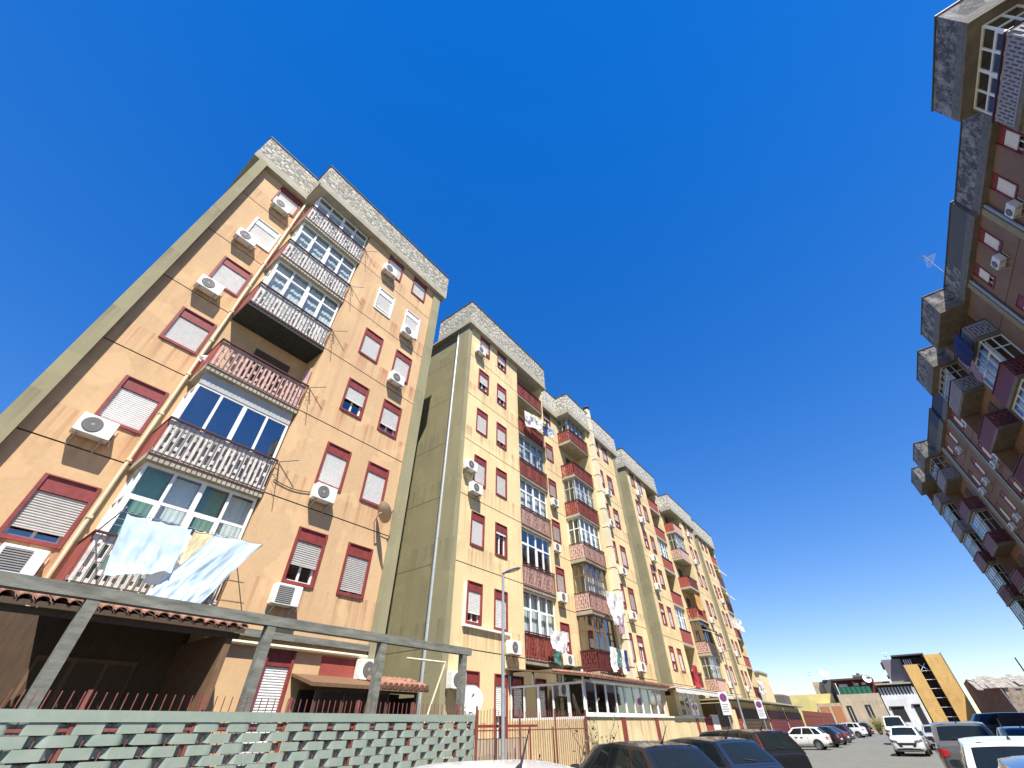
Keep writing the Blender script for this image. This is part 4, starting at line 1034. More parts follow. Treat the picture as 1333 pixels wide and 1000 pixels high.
while y < 92: mb.box(y, y+.04, -.02, .02, 0, 2.7); y += .22
for z in (.3, 2.3): mb.box(64.2, 92, -.03, .03, z, z+.06)
mb.cur = 1; mb.box(64.2, 78, -.06, -.04, 0, 2.2); mb.box(80, 92, -.06, -.04, 0, 1.9)
mb.thing('red_gate', [M['fence_red'], M['maroon']], 'long run of red barred gates beyond the garages', 'gate')

# parking signs
def sign(x, y, z, label):
    o = empty('parking_sign', (x, y, 0), label, 'sign', 'no parking signs on the left')
    mb = MB(); mb.tube((x, y, 0), (x, y, z+.45), .028, n=8); mb.build('pole', M['steel'], o)
    mb = MB(); mb.box(x-.02, x+.24*2-.02-.24-.24+.0, y, y+.0001, z, z+.0001) if False else None
    mb.box(x-.21, x+.21, y-.045, y-.032, z-.45, z+.45); mb.build('panel', M['sign_white'], o)
    mb = MB()
    def disc(r, d, mt):
        mb.cur = mt; n = 20
        pts = [(x+r*math.cos(2*math.pi*i/n), y-d, z+.22+r*math.sin(2*math.pi*i/n)) for i in range(n)]; mb.add(pts, [tuple(range(n))])
    disc(.165, .049, 0); disc(.125, .053, 1)
    mb.cur = 0; mb.add([(x-.10, y-.057, z+.29), (x-.07, y-.057, z+.32), (x+.10, y-.057, z+.15), (x+.07, y-.057, z+.12)], [(0, 1, 2, 3)])
    mb.cur = 2
    for k in range(4): mb.box(x-.15, x+.15-.05*(k % 2), y-.049, y-.046, z-.06-.09*k, z-.03-.09*k)
    mb.build('symbol', [M['sign_red'], M['sign_blue'], M['sign_line']], o)
sign(-6.9, 26.4, 2.45, 'white no parking sign with a round red and blue symbol, the nearer of two')
sign(-7.1, 34.8, 2.35, 'farther white no parking sign in front of the garage doors')

# dry climbing branches by the annex corner
def branches(name, base, n, hgt, spread, mt_leaf, label, cat, leaves, seed, lean=(0, 0)):
    rr = random.Random(seed); o = empty(name, base, label, cat); mb = MB(); lf = MB()
    for i in range(n):
        p = Vector(base)+Vector((rr.uniform(-.15, .15), rr.uniform(-.3, .3), 0)); d = Vector((rr.uniform(-1, 1)*spread+lean[0], rr.uniform(-1, 1)*spread+lean[1], 1)).normalized(); r = rr.uniform(.012, .03)
        L = hgt*rr.uniform(.6, 1.1)/6
        for k in range(6):
            q = p+d*L; mb.tube(tuple(p), tuple(q), r, r*.8, 5, False); p = q; r *= .8
            d = (d+Vector((rr.uniform(-.35, .35), rr.uniform(-.35, .35), rr.uniform(-.2, .12)))).normalized()
            for _ in range(leaves):
                c = p+Vector((rr.gauss(0, .12), rr.gauss(0, .12), rr.gauss(0, .12))); a = Vector((rr.uniform(-1, 1), rr.uniform(-1, 1), rr.uniform(-1, 1))).normalized()
                b = a.orthogonal().normalized(); s = rr.uniform(.03, .075)
                lf.quad(tuple(c-a*s), tuple(c+b*s*.5), tuple(c+a*s), tuple(c-b*s*.5))
    mb.build('stems', M['wood'], o); 
    if leaves: lf.build('leaves', M[mt_leaf], o)
    return o
branches('climbing_shrub', (-8.75, 16.0, 0), 12, 2.3, .35, 'leaf', 'leafless tangled climber at the corner of the glazed annex', 'shrub', 2, 3, (.1, -.25))
branches('garden_plant', (-9.6, 13.6, 0), 9, .9, .5, 'leaf', 'low green plant behind the iron railing', 'plant', 10, 6)
branches('weed_clump', (-4.7, 108, 0), 70, 2.3, .28, 'leaf_dry', 'tall yellow green weeds beside the beige house at the street end', 'weeds', 14, 4)

# ==================================================================== CARS
def lerp(a, b, t): return a+(b-a)*t
def car_meshes(kind):
    P = dict(hatch=dict(L=4.0, W=1.72, H=1.45, belt=.92, hood=.98, x0=.12, x1=.62, x3=2.35, x4=3.05, tail=.95),
             mpv=dict(L=4.35, W=1.80, H=1.56, belt=.98, hood=1.02, x0=.10, x1=.42, x3=2.60, x4=3.45, tail=1.05),
             sedan=dict(L=4.3, W=1.76, H=1.43, belt=.93, hood=.95, x0=.25, x1=1.0, x3=2.5, x4=3.2, tail=1.0),
             suv=dict(L=4.4, W=1.84, H=1.64, belt=1.06, hood=1.10, x0=.10, x1=.50, x3=2.6, x4=3.25, tail=1.1),
             van=dict(L=4.8, W=1.92, H=2.1, belt=1.25, hood=1.25, x0=.03, x1=.10, x3=3.5, x4=4.25, tail=1.3))[kind]
    L, Wd, H = P['L'], P['W'], P['H']; hw = Wd/2
    wr = .31 if kind not in ('suv', 'van') else .34
    ax = (.78 if kind != 'van' else .9, L-.82)
    # ---- lower body, lofted half-sections mirrored
    xs = [0, .06, .25, .55, 1.0, 1.6, 2.2, 2.8, L-.95, L-.55, L-.25, L-.07, L]
    def top(x):
        if x < P['x4']: return P['belt']+.02*(x/L)
        t = (x-P['x4'])/(L-P['x4']); return lerp(P['hood'], P['hood']-.24, t**1.6)
    def wid(x):
        e = min(x, L-x); k = 1-max(0, (.55-e)/.55)**2*(.13 if x < L/2 else .20); return hw*k
    bm = bmesh.new(); rows = []
    for x in xs:
        w, t = wid(x), top(x)
        end = x in (0, L)
        if x == 0: t = P['tail']-.06
        zb = .20 if .2 < x < L-.2 else .28
        sec = [(0, zb), (w*.78, zb), (w*.955, zb+.05), (w*1.0, zb+.22), (w*1.0, lerp(zb, t, .62)), (w*.965, t-.07), (w*.90, t), (w*.5, t+.02), (0, t+.025)]
        full = [(y, z) for y, z in sec]+[(-y, z) for y, z in sec[::-1][1:-1]]
        rows.append([bm.verts.new((x, y, z)) for y, z in full])
    n = len(rows[0])
    for a, b in zip(rows[:-1], rows[1:]):
        for i in range(n): bm.faces.new((a[i], a[(i+1) % n], b[(i+1) % n], b[i]))
    bm.faces.new(rows[0]); bm.faces.new(rows[-1][::-1])
    bmesh.ops.recalc_face_normals(bm, faces=bm.faces)
    me = bpy.data.meshes.new('car_body_src'); bm.to_mesh(me); bm.free()
    ob = bpy.data.objects.new('tmp_body', me); col.objects.link(ob)
    md = ob.modifiers.new('s', 'SUBSURF'); md.levels = 2; md.render_levels = 2
    cm = MB()
    for x in ax:
        for sgn in (-1, 1): cm.tube((x, sgn*(hw-.26), wr), (x, sgn*(hw+.2), wr), wr+.055, n=28)
    cut = bpy.data.objects.new('tmp_cut', cm.mesh('cut', M['plastic'])); col.objects.link(cut)
    bo = ob.modifiers.new('b', 'BOOLEAN'); bo.operation = 'DIFFERENCE'; bo.object = cut; bo.solver = 'EXACT'
    dg = bpy.context.evaluated_depsgraph_get(); dg.update()
    body = bpy.data.meshes.new_from_object(ob.evaluated_get(dg)); body.name = 'car_body'
    bpy.data.objects.remove(ob); bpy.data.objects.remove(cut)
    body.polygons.foreach_set('use_smooth', [True]*len(body.polygons)); body.set_sharp_from_angle(angle=math.radians(40))
    # ---- cabin
    x0, x1, x3, x4 = P['x0'], P['x1'], P['x3'], P['x4']
    def plan(u, v):                     # half width on the side skin
        e = abs(u-.48)*2
        return lerp(hw*.93, hw*.745, v**1.15)*(1-.07*e**3)
    def side(u, v, s, o=0):
        v = max(v, 0); cr = 0
        x = lerp(lerp(x0, x1, v**1.1), lerp(x4, x3, v**.92), u)
        zr = H-.02-.07*abs(u-.52)**1.6*2
        return (x, s*(plan(u, v)+o), lerp(P['belt']-.02, zr-.035, v))
    def end(u, t, v, o=0):              # u=0 rear, 1 front; t -1..1
        a = side(u, v, 1); bulge = .05*(1-t*t)*(1 if u else -1)
        return (a[0]+bulge+o*(1 if u else -1), a[1]*t, a[2]+.028*(1-t*t)*v+o*.3)
    def roof(u, t):
        a = side(u, 1, 1); bul = .05*(1-t*t)*((u-.5)*2)**5
        return (a[0]+bul, a[1]*t, a[2]+.035*(1-t**4)+.0)
    mb = MB()
    for s in (-1, 1): mb.grid(lambda u, v: side(u, v, s), 24, 8)
    mb.grid(lambda u, v: end(0, u*2-1, v), 12, 8); mb.grid(lambda u, v: end(1, u*2-1, v), 12, 8)
    mb.grid(lambda u, v: roof(u, v*2-1), 24, 12)
    cab = mb.mesh('cabin', M['plastic'], smooth=False)
    bm = bmesh.new(); bm.from_mesh(cab); bmesh.ops.remove_doubles(bm, verts=bm.verts, dist=.012); bmesh.ops.recalc_face_normals(bm, faces=bm.faces); bm.to_mesh(cab); bm.free()
    cab.polygons.foreach_set('use_smooth', [True]*len(cab.polygons)); cab.set_sharp_from_angle(angle=math.radians(50))
    def pane(fn, a, b, c, d, nu=8, nv=5):
        q = MB(); q.grid(lambda u, v: fn(lerp(a, b, u), lerp(c, d, v)), nu, nv); return q.mesh('window', M['car_glass'], smooth=True)
    panes = []
    van = kind == 'van'
    cuts = ((.62, .91),) if van else ((.06, .23), (.26, .55), (.58, .915))
    for s in (-1, 1):
        for a, b in cuts: panes.append(('side_window', pane(lambda u, v: side(u, v, s, .007), a, b, .13, .90)))
    panes.append(('rear_window', pane(lambda u, v: end(0, u, v, .007), -.86, .86, .22 if not van else .35, .90)))
    panes.append(('windshield', pane(lambda u, v: end(1, u, v, .007), -.90, .90, .08, .93)))
    out = dict(P=P, body=body, cabin=cab, panes=panes)
    # ---- wheels
    mb = MB(); n = 24
    def tor(prof, mt):
        mb.cur = mt; k = len(prof)
        pts = [(r*math.cos(2*math.pi*i/n), y, r*math.sin(2*math.pi*i/n)) for y, r in prof for i in range(n)]
        mb.add(pts, [(j*n+i, j*n+(i+1) % n, (j+1)*n+(i+1) % n, (j+1)*n+i) for j in range(k-1) for i in range(n)])
    tor([(-.10, wr*.62), (-.10, wr*.93), (-.07, wr), (.07, wr), (.10, wr*.93), (.10, wr*.66)], 0)
    out['tyre'] = mb.mesh('tyre', M['tyre'], smooth=True)
    mb = MB(); tor([(.095, wr*.66), (.085, wr*.60), (.03, wr*.58)], 0)
    for k in range(10):
        a = 2*math.pi*k/10; c, s = math.cos(a), math.sin(a); w_ = .028
        mb.hexa([(r*c+q*w_*-s, y, r*s+q*w_*c) for r in (.03, wr*.6) for q in (-1, 1) for y in (.055, .085)])
    mb.tube((0, .05, 0), (0, .095, 0), .055, n=12)
    mb.cur = 1; pts = [(wr*.6*math.cos(2*math.pi*i/n), .03, wr*.6*math.sin(2*math.pi*i/n)) for i in range(n)]; mb.add(pts, [tuple(range(n))])
    out['rim'] = mb.mesh('rim', [M['rim'], M['plastic']], smooth=True)
    out['ax'] = ax; out['wr'] = wr; out['hw'] = hw
    # ---- lights, plates, bumpers, mirrors
    def surf(x, side_): return wid(x)
    from mathutils.bvhtree import BVHTree
    bvh = BVHTree.FromPolygons([v.co for v in body.vertices], [tuple(p.vertices) for p in body.polygons])
    def press(sgn, fn, nu, nv, off_=.008):
        q = MB(); d = Vector((-sgn, 0, 0))
        def f(u, v):
            y, z = fn(u, v); h = bvh.ray_cast(Vector((L/2+sgn*(L/2+1), y, z)), d)
            x = h[0].x if h[0] else (L if sgn > 0 else 0)
            return (x+sgn*off_, y, z)
        q.grid(f, nu, nv); return q
    items = []
    tz = P['belt']
    for s in (-1, 1):
        q = MB()
        if kind == 'mpv': q.grid(lambda u, v: tuple(Vector(side(0, lerp(.02, .95, v), s, .012-.02*u))+Vector((lerp(-.035, .16, u), s*lerp(-.02, .0, u), 0))), 4, 8)
        else: q = press(-1, lambda u, v: (s*lerp(hw*.64, hw*.90, u), lerp(tz-.27-.03*u, tz-.12+.02*u, v)), 12, 6, .010)
        items.append(('taillight', q.mesh('taillight', M['lamp_red'], smooth=True)))
        q = MB(); hz = P['hood']-.30
        q = press(1, lambda u, v: (s*lerp(hw*.50, hw*.955, u), lerp(hz-.04+.03*u, hz+.06+.07*u, v)), 14, 5, .010)
        items.append(('headlight', q.mesh('headlight', M['lamp_dark'], smooth=True)))
        q = MB(); xm = x4-.32; ym = s*(hw*.93); zm = P['belt']+.08
        q.add([(xm+a*(1-.25*(b > .1)), ym+s*b, zm+c*(1-.3*(b > .15))) for b in (0, .05, .12, .17) for a, c in ((-.05, -.05), (.06, -.05), (.075, 0), (.05, .07), (-.05, .07))], [(j*5+i, j*5+(i+1) % 5, j*5+5+(i+1) % 5, j*5+5+i) for j in range(3) for i in range(5)]+[(0, 1, 2, 3, 4), (15, 16, 17, 18, 19)])
        items.append(('mirror', q.mesh('mirror', M['plastic'])))
        q = MB(); q.box(1.72, 1.90, s*(hw*1.0)-.006, s*(hw*1.0)+.016, P['belt']-.16, P['belt']-.12); q.box(L-1.65-.25, L-1.65-.07, s*(hw*1.0)-.006, s*(hw*1.0)+.016, P['belt']-.15, P['belt']-.11)
        items.append(('door_handle', q.mesh('door_handle', M['plastic'])))
    q = press(-1, lambda u, v: ((u*2-1)*.26, lerp(tz-.42, tz-.31, v)), 4, 2, .018); items.append(('number_plate', q.mesh('number_plate', M['plate'])))
    q = press(1, lambda u, v: ((u*2-1)*.26, lerp(.40, .51, v)), 4, 2, .020); items.append(('number_plate', q.mesh('number_plate', M['plate'])))
    q = press(1, lambda u, v: ((u*2-1)*hw*lerp(.46, .60, v), lerp(.44, .635, v)), 24, 5, .008); items.append(('intake', press(1, lambda u, v: ((u*2-1)*hw*lerp(.80, .66, v), lerp(.27, .37, v)), 24, 3, .008).mesh('intake', M['plastic'], smooth=True)))
    items.append(('grille', q.mesh('grille', M['plastic'], smooth=True)))
    q = press(-1, lambda u, v: ((u*2-1)*hw*.84, lerp(.28, .42, v)), 24, 3, .008); items.append(('bumper_trim', q.mesh('bumper_trim', M['plastic'], smooth=True)))
    r0 = roof(.14, 0); q = MB(); q.tube(r0, (r0[0]-.22, 0, r0[2]+.26), .012, .004, 6); q.tube((r0[0]+.04, 0, r0[2]-.01), (r0[0]-.02, 0, r0[2]+.03), .03, .015, 6); items.append(('aerial', q.mesh('aerial', M['plastic'])))
    e0 = end(0, 0, .26, .02); e1 = end(0, .45, .34, .02); q = MB(); q.tube(e0, e1, .012, .008, 5); items.append(('wiper', q.mesh('wiper', M['plastic'])))
    # door shut lines
    q = MB()
    for s in (-1, 1):
        for x in ((1.38, 2.32, 3.05) if not van else (2.4, 3.6)): q.box(x, x+.012, s*(hw*1.0)-.02, s*(hw*1.0)+.0015, .34, P['belt']-.05)
    items.append(('door_seam', q.mesh('door_seam', M['plastic'])))
    out['items'] = items
    return out
PAINT = {}
def paint(c):
    if c not in PAINT: PAINT[c] = mat_paint('car_paint_%d' % len(PAINT), c)
    return PAINT[c]
def car(kind, x, y, head, c, label, group, name='parked_car', z=0):
    """head: direction of the nose, degrees from +X"""
    D = cached(('car', kind), lambda: car_meshes(kind)); a = math.radians(head); L = D['P']['L']
    loc = Vector((x, y, z))
    o = empty(name, loc, label, 'van' if kind == 'van' else 'car', group, a)
    off = Vector((-L/2, 0, 0))
    def put(nm, me, par, mt=None, loc_=off, rz=0):
        q = bpy.data.objects.new(nm, me); q.parent = par; q.location = loc_; q.rotation_euler = (0, 0, rz); col.objects.link(q)
        if mt:
            q.material_slots[0].link = 'OBJECT'; q.material_slots[0].material = mt
        return q
    pm = paint(c)
    if not D['body'].materials: D['body'].materials.append(M['plastic'])
    put('body', D['body'], o, pm); cb = put('cabin', D['cabin'], o, pm)
    for nm, me in D['panes']: put(nm, me, cb, None, (0, 0, 0))
    for nm, me in D['items']: put(nm, me, o)
    for i, xx in enumerate(D['ax']):
        for s in (-1, 1):
            w = bpy.data.objects.new('wheel', D['tyre']); w.parent = o; w.location = (xx-L/2, s*(D['hw']-.12), D['wr']); w.rotation_euler = (0, 0, 0 if s > 0 else math.pi); col.objects.link(w)
            put('rim', D['rim'], w, None, (0, 0, 0))
    return o
BLK = (.012, .013, .015); DKB = (.014, .02, .035); WHT = (.72, .72, .70); GRY = (.10, .095, .09); SIL = (.38, .39, .40); BLU = (.02, .045, .14)
gl_, gr_ = 'cars parked nose in along the left side', 'cars parked along the right side'
car('hatch', -3.62, 4.12, 150, WHT, 'white car roof rising just into the bottom edge in front of the woven fence', gl_)
car('hatch', -4.9, 10.4, 150, BLK, 'glossy black hatchback nearest on the left, its rear window towards the camera', gl_)
car('hatch', -4.7, 14.0, 150, DKB, 'dark hatchback between the near black car and the tall black people carrier', gl_)
car('mpv', -5.0, 18.2, 150, BLK, 'tall black people carrier with high red tail lights and a white number plate', gl_)
car('hatch', -7.75, 50, 176, WHT, 'white hatchback parked side on before the red gates', gl_)
car('hatch', -7.4, 55, 172, BLK, 'black hatchback just beyond the white side on hatchback', gl_)
car('sedan', -7.5, 61, 170, (.05, .02, .03), 'dark plum car second beyond the white side on hatchback', gl_)
car('mpv', -7.6, 67, 170, DKB, 'dark blue car third beyond the white side on hatchback', gl_)
car('suv', -7.6, 88, 168, WHT, 'white sport utility car near the far end of the left row', gl_)
car('suv', -7.2, 95, 168, BLK, 'black car at the far end of the left row', gl_)
car('hatch', -.6, 43.2, -94, WHT, 'white hatchback facing the camera in the middle of the street', gr_)
car('van', -1.3, 63, -90, WHT, 'white van behind the white hatchback that faces the camera', gr_, 'parked_van')
car('hatch', 1.2, 52, -92, SIL, 'small silver car right of the white hatchback that faces the camera', gr_)
car('hatch', 2.0, 39, 92, WHT, 'white car ahead of the grey brown car on the right', gr_)
car('suv', 1.25, 24.5, 88, GRY, 'grey brown car seen from behind on the right', gr_)
car('hatch', 1.22, 13.0, 87, WHT, 'white car seen from behind at the lower right edge', gr_)
car('hatch', 1.12, 6.6, 88, BLU, 'dark blue car cut off by the lower right corner', gr_)
car('sedan', 3.6, 32, 92, DKB, 'dark blue green saloon beyond the white car at lower right', gr_)
for k, (x, y, kd, c, lab) in enumerate(((6.6, 40, 'suv', BLK, 'black car in the shade at the right edge, nearest of the shaded row'), (7.2, 46, 'suv', DKB, 'dark blue sport utility car in the shade below the ruined house'),
      (7.4, 52, 'mpv', BLK, 'black people carrier in the shade behind two dark cars'), (5.6, 58, 'van', (.03, .035, .05), 'dark van in the shade in front of the yellow tower'), (4.8, 70, 'suv', BLK, 'black car in front of the foot of the yellow stair tower'))):
    car(kd, x, y, 184, c, lab, 'cars in the shade on the right', 'parked_van' if kd == 'van' else 'parked_car')

# ==================================================================== HOUSES AT THE STREET END (y about 125)
YF = 125.0; K = YF/110.0
def fx(x): return x*K
def fz_(z): return (z-1.65)*K+1.65
def slab(mb, x0, x1, y0, y1, z0, z1): mb.box(fx(x0), fx(x1), y0, y1, z0, fz_(z1))
# yellow stair tower
tw = empty('stair_tower_block', (fx(5.5), YF+3, 0), 'tall yellow block with a dark open stair shaft at the street end', 'apartment block')
mb = MB(); mb.box(fx(3.0), fx(4.95), YF, YF+9, 0, fz_(9.15)); mb.box(fx(6.4), fx(8.75), YF-.3, YF+9, 0, fz_(10.35)); mb.build('wall', M['tower_yellow'], tw)
mb = MB(); mb.box(fx(4.95)+.01, fx(6.4)-.01, YF+1.6, YF+9, 0, fz_(9.9)); mb.box(fx(3.0), fx(6.4), YF+1.2, YF+8.9, fz_(9.16), fz_(10.2)); mb.build('stair_shaft', M['dark'], tw)
mb = MB()
for k in range(7): mb.box(fx(4.96), fx(6.39), YF+.25, YF+1.5, fz_(.9+1.22*k)-.07, fz_(.9+1.22*k))
mb.build('stair_landing', M['house_white'], tw)
mb = MB(); mb.tube((fx(5.1), YF+.3, fz_(8.3)), (fx(6.0), YF+.3, fz_(9.2)), .05); mb.tube((fx(6.0), YF+.3, fz_(8.3)), (fx(5.1), YF+.3, fz_(9.2)), .05); mb.build('cross_brace', M['pvc'], tw)
mb = MB(); mb.box(fx(.2), fx(3.0)-.01, YF+1.0, YF+10, fz_(6.4), fz_(10.15)); mb.box(fx(.2)-.35, fx(.2), YF+2, YF+6, fz_(9.0), fz_(9.9)); mb.box(fx(.2)-.3, fx(.2), YF+2, YF+6, fz_(7.6), fz_(8.0)); mb.build('mauve_wall', M['mauve'], tw)
mb = MB(); mb.box(fx(1.9), fx(6.5), YF-.5, YF+9.2, fz_(10.42), fz_(10.62)); mb.build('roof_canopy', M['coping'], tw)
mb = MB(); mb.box(fx(8.75), fx(8.75)+.12, YF-.35, YF+9, 0, fz_(10.5)); mb.build('edge_trim', M['olive'], tw)
mb = MB(); 
for k in range(4): mb.box(fx(3.3+.3*k), fx(3.42+.3*k), YF+.2, YF+.5, fz_(9.16), fz_(9.9))
mb.build('terrace_clutter', M['house_white'], tw)
# white house
wh = empty('terraced_house', (fx(.3), YF+2, 0), 'white two storey house with a dark glazed upper floor left of the yellow tower', 'house', 'houses at the street end')
mb = MB(); mb.box(fx(-2.3), fx(2.75)-.02, YF-.1, YF+8, 0, fz_(5.1)); mb.build('wall', M['house_white'], wh)
mb = MB(); mb.box(fx(-2.25), fx(2.72), YF+.3, YF+8, fz_(5.1), fz_(6.55)); mb.build('upper_floor', M['dark'], wh)
mb = MB()
for k in range(11):
    a = fx(-2.2+.46*k); mb.box(a, a+.30, YF+.2, YF+.28, fz_(5.1), fz_(6.2))
mb.build('curtains', M['shutter_grey'], wh)
mb = MB(); mb.box(fx(-2.4), fx(2.76), YF-.4, YF+8.2, fz_(6.56), fz_(6.78)); mb.build('roof', M['concrete'], wh)
for a, b, z0, z1 in ((-1.75, .1, 1.6, 3.5), (1.45, 2.35, 0, 3.7)):
    mb = MB(); mb.box(fx(a), fx(b), YF-.16, YF-.1, z0, fz_(z1)); q = mb.build('window', M['dark'], wh)
    mb = MB(); mb.box(fx(a)-.2, fx(b)+.1, YF-.3, YF-.1, fz_(z1), fz_(z1)+.15); mb.build('lintel', M['brown_dark'], q)
mb = MB(); mb.box(fx(-2.5), fx(-.1), YF+8.3, YF+14, 0, fz_(7.4)); mb.thing('red_roofed_shed', M['red_wall'], 'red rendered upper wall peeping over the white house', 'building')
# beige house
bh = empty('terraced_house', (fx(-5.6), YF+2, 0), 'beige house with a green netted roof terrace', 'house', 'houses at the street end')
mb = MB(); mb.box(fx(-8.75), fx(-2.45), YF-.2, YF+8, 0, fz_(5.5)); mb.build('wall', M['house_beige'], bh)
mb = MB(); mb.box(fx(-8.4), fx(-2.5), YF+3.2, YF+8, fz_(5.5), fz_(7.55)); mb.build('terrace_room', M['maroon'], bh)
mb = MB(); mb.grid(lambda u, v: (fx(lerp(-8.1, -3.3, u)), YF-.15+.05*math.sin(u*40), fz_(lerp(5.52, 6.55, v))-.06*math.sin(u*6)**2*v), 60, 3); mb.build('green_netting', M['green_net'], bh)
mb = MB(); mb.box(fx(-8.9), fx(-2.4), YF+.2, YF+8, fz_(7.55), fz_(7.8)); 
for a in (-8.7, -5.5, -2.6): mb.box(fx(a), fx(a)+.14, YF+.3, YF+.44, fz_(5.5), fz_(7.55))
mb.build('terrace_roof', M['brown_dark'], bh)
mb = MB()
for a, w_, z_ in ((-7.9, 1.5, 6.6), (-5.6, .9, 6.7), (-4.3, .7, 6.75)): mb.box(fx(a), fx(a)+w_, YF+1.2, YF+1.25, fz_(z_), fz_(z_+.4))
mb.build('hung_linen', M['sheet_white'], bh)
for a, b, z0, z1 in ((-8.1, -7.3, 0, 3.9), (-5.3, -4.45, 2.3, 3.95)):
    mb = MB(); mb.box(fx(a), fx(b), YF-.26, YF-.2, z0, fz_(z1)); q = mb.build('window', M['dark'], bh)
    mb = MB(); mb.box(fx((a+b)/2)-.04, fx((a+b)/2)+.04, YF-.30, YF-.26, z0, fz_(z1)-.3); mb.build('mullion', M['pvc'], q)
mb = MB(); mb.box(fx(-12.3), fx(-8.9), YF+4, YF+9, 0, fz_(7.7)); mb.build('rear_wall', M['house_beige'], bh)
mb = MB(); mb.box(fx(-10.4), fx(-8.6), YF+3.2, YF+3.9, fz_(5.0), fz_(7.9)); mb.build('chimney_stack', M['dark_conc'], bh)
dish((fx(-9.6), YF+3.0, fz_(9.0)), (.2, -.9, .3), .85, 'large white satellite dish on the roof of the beige house', 'ac', (fx(-9.9), YF+3.5, fz_(7.9)))
dish((fx(-3.1), YF+.0, fz_(7.6)), (.2, -.9, .2), .75, 'white satellite dish on the terrace corner of the beige house', 'ac', (fx(-3.1), YF+.3, fz_(7.0)))
tk = MB(); tk.tube((fx(-5.3), YF+4, fz_(7.8)+.35), (fx(-3.6), YF+4, fz_(7.8)+.35), .35, n=14); tk.tube((fx(-4.3), YF+4, fz_(7.8)+.35), (fx(-4.3), YF+4, fz_(7.8)+.95), .3, n=12); tk.thing('water_tank', M['dark_conc'], 'dark water tank on the roof of the beige house', 'water tank')
aerial((fx(-10.4), YF+4, fz_(7.8)), 2.4, 'tall aerial beside the large dish on the beige house', 2, .2)
aerial((fx(-12.2), YF+4, fz_(7.7)), 1.9, 'aerial at the left end of the beige house roof', 2, 1.2)
aerial((fx(1.2), YF+3, fz_(10.2)), 1.3, 'aerial on the mauve roof of the yellow tower block', 2, .3)
aerial((fx(-14.4), YF-6, 3.0), 4.2, 'lone thin aerial above the red gates', 1, 1.2)
# garage doors and lemon wall
gd = empty('garage_building', (fx(-10.6), YF+1, 0), 'low building with two orange garage doors beside the beige house', 'garage')
mb = MB(); mb.box(fx(-12.6), fx(-8.8), YF-.4, YF+5, 0, fz_(4.35)); mb.build('wall', M['house_beige'], gd)
for a in (-12.2, -10.35):
    mb = MB(); mb.box(fx(a), fx(a+1.45), YF-.46, YF-.4, 0, fz_(3.9)); mb.build('garage_door', mat_simple('orange_door', (.42, .17, .07), .7), gd)
mb = MB(); mb.box(fx(-24), fx(-9.6), YF+2.5, YF+2.8, 0, fz_(5.82)); mb.thing('boundary_wall', M['lemon'], 'long lemon yellow wall behind the red gates', 'wall')
mb = MB(); mb.box(fx(-20), fx(-16.5), 118, 124, 0, fz_(5.6)); mb.thing('dark_shed', M['dark_conc'], 'dark roofed shed between the far block and the lemon wall', 'shed')
ph_ = empty('pale_house', (-23.5, 112, 0), 'pale distant house with a maroon panel at the end of the left row', 'house')
mb = MB(); mb.box(-27, -20.6, 110, 118, 0, 9.6); mb.build('wall', M['cream'], ph_)
mb = MB(); mb.box(-27.1, -20.4, 109.7, 118, 9.6, 9.9); mb.build('roof', M['concrete'], ph_)
mb = MB(); mb.box(-24.6, -23.2, 109.9, 109.99, 3, 8.6); mb.build('panel', M['maroon'], ph_)
mb = MB(); mb.box(-22.8, -22.0, 109.9, 109.99, 5.5, 8.3); mb.build('window', M['dark'], ph_)
# ruined house at right
ru = empty('ruined_house', (fx(13), 122, 0), 'ruined brick house with broken roof sheets right of the yellow tower', 'ruin')
X0, X1, X2 = fx(9.5), fx(12.2), fx(24)
mb = MB()
gab = [(X0, 118, 0), (X0, 118, fz_(6.45)), (X1, 111, fz_(4.75)), (X1, 111, 0), (X0, 126, fz_(6.2)), (X0, 126, 0)]
mb.add(gab, [(0, 1, 2, 3), (0, 5, 4, 1)])
mb.build('gable_wall', M['brick'], ru)
mb = MB(); rr = random.Random(5)
N_ = 15; hts = [4.75+rr.uniform(-.5, .5) for _ in range(N_+1)]
for i in range(N_):
    a, b = lerp(X1, X2, i/N_), lerp(X1, X2, (i+1)/N_)
    if i in (2, 6): mb.hexa([(x, y, z) for x, h_ in ((a, hts[i]), (b, hts[i+1])) for y in (111, 111.4) for z in (fz_(3.9), fz_(h_))])
    else: mb.hexa([(x, y, z) for x, h_ in ((a, hts[i]), (b, hts[i+1])) for y in (111, 111.4) for z in (0, fz_(h_))])
mb.box(X1, X2, 117.7, 118, 0, fz_(5.9)); mb.build('front_wall', M['rubble'], ru)
mb = MB()
for i in range(22):
    a = lerp(X0, X2, i/22); b = a+(X2-X0)/22*.93; q = rr.uniform(-.25, .25); cut_ = rr.choice([0, 0, .25, .5]) if i > 8 else rr.uniform(0, .12)
    z1, z0 = fz_(6.5)+q, fz_(4.9)+q*.6
    y0_, y1_ = lerp(110.7, 118.2, cut_), 118.2
    za = lerp(z0, z1, cut_)
    mb.hexa([(x, y, z+dz) for x in (a, b) for y, z in ((y0_, za), (y1_, z1)) for dz in (0, .09)])
mb.build('roof_sheets', M['old_roof'], ru)
mb = MB(); mb.tube((fx(12.4), 110.6, 0), (fx(11.9), 110.8, fz_(4.9)), .07, n=6); mb.build('leaning_pole', M['steel'], ru)
mb = MB(); mb.tube((fx(16.7), 120, 0), (fx(16.7), 120, fz_(8.8)), .14, .1, 8); mb.thing('utility_pole', M['black_metal'], 'dark utility pole behind the ruined house', 'pole')
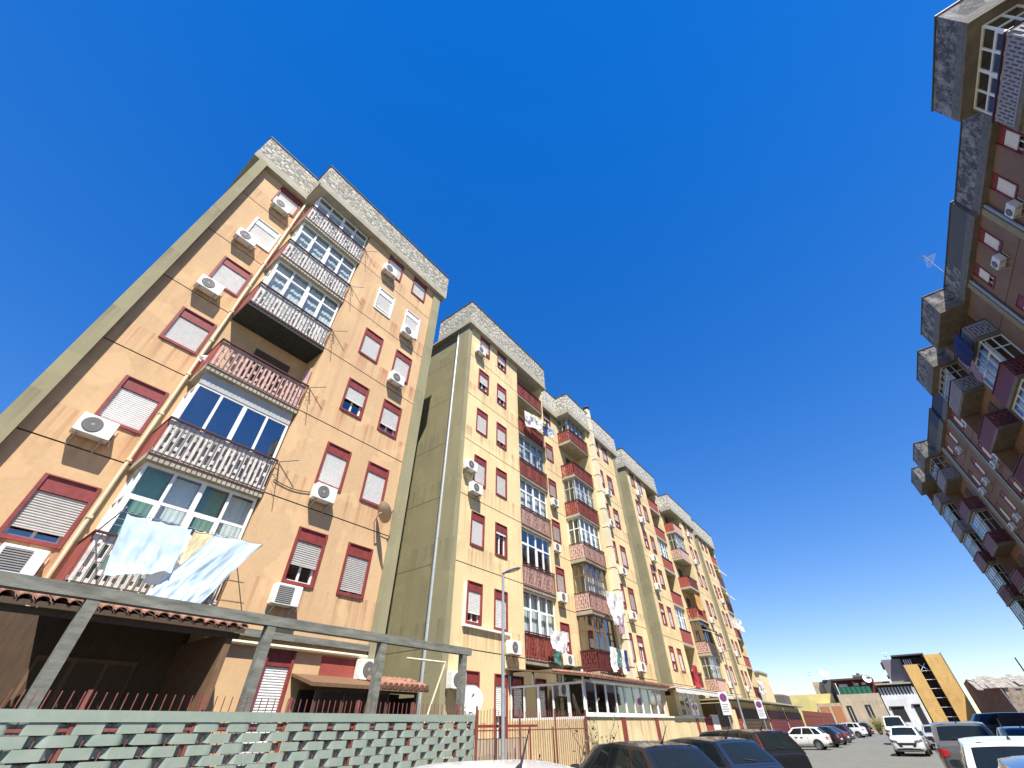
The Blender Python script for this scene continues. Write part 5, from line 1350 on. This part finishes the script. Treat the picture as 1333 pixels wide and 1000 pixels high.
# extra low houses closing the horizon
for k, (x, y, w_, h_, m_, lab) in enumerate(((-30, 140, 14, 7, 'house_beige', 'low beige house far behind the garages'), (30, 150, 26, 6.5, 'house_beige', 'low beige building far behind the ruin'))):
    mb = MB(); mb.box(x-w_/2, x+w_/2, y, y+8, 0, h_); mb.box(x-w_/2-.2, x+w_/2+.2, y-.2, y+8.2, h_, h_+.25); mb.thing('low_house', M[m_], lab, 'house')

# ==================================================================== CAMERA AND LIGHT
cam = bpy.data.cameras.new('camera'); co = bpy.data.objects.new('camera', cam); col.objects.link(co)
r_ = Vector((0.7956305, 0.40391204, -0.45147223)); s_ = Vector((0.605611, -0.51262723, 0.60864492)); u_ = Vector((-0.01440205, 0.75767301, 0.65247543))
mx = Matrix(((r_[0], r_[1], -r_[2]), (s_[0], s_[1], -s_[2]), (u_[0], u_[1], -u_[2])))
co.matrix_world = Matrix.Translation((0, 0, 1.65)) @ mx.to_4x4()
cam.sensor_width = 36; cam.lens = 36*521/1333; cam.clip_end = 4000; cam.clip_start = .05
sc.camera = co

Ls = Vector((-1, .80, -2.05))
sun = bpy.data.lights.new('sun', 'SUN'); so = bpy.data.objects.new('sun', sun); col.objects.link(so)
sun.energy = 5.0; sun.angle = math.radians(.5); sun.color = (1, .95, .87)
so.rotation_euler = Ls.to_track_quat('-Z', 'Y').to_euler(); so.location = (20, -20, 60)
w = bpy.data.worlds.new('World'); sc.world = w; w.use_nodes = True
nt = w.node_tree; bg = nt.nodes['Background']
sky = nt.nodes.new('ShaderNodeTexSky'); sky.sky_type = 'NISHITA'; sky.sun_disc = False
sky.sun_elevation = math.atan2(2.05, math.hypot(1, .80)); sky.sun_rotation = math.atan2(1, -.80)
sky.air_density = 1.0; sky.dust_density = .0; sky.ozone_density = 3.0; sky.altitude = 0
gm = nt.nodes.new('ShaderNodeGamma'); gm.inputs['Gamma'].default_value = .60
hs = nt.nodes.new('ShaderNodeHueSaturation'); hs.inputs['Hue'].default_value = .521; hs.inputs['Saturation'].default_value = 1.86; hs.inputs['Value'].default_value = 1.96
nt.links.new(sky.outputs[0], gm.inputs['Color']); nt.links.new(gm.outputs[0], hs.inputs['Color']); nt.links.new(hs.outputs[0], bg.inputs['Color']); bg.inputs['Strength'].default_value = .09
sc.view_settings.view_transform = 'Standard'; sc.view_settings.look = 'None'; sc.view_settings.gamma = 1; sc.view_settings.use_curve_mapping = False
sc.view_settings.exposure = 1.0
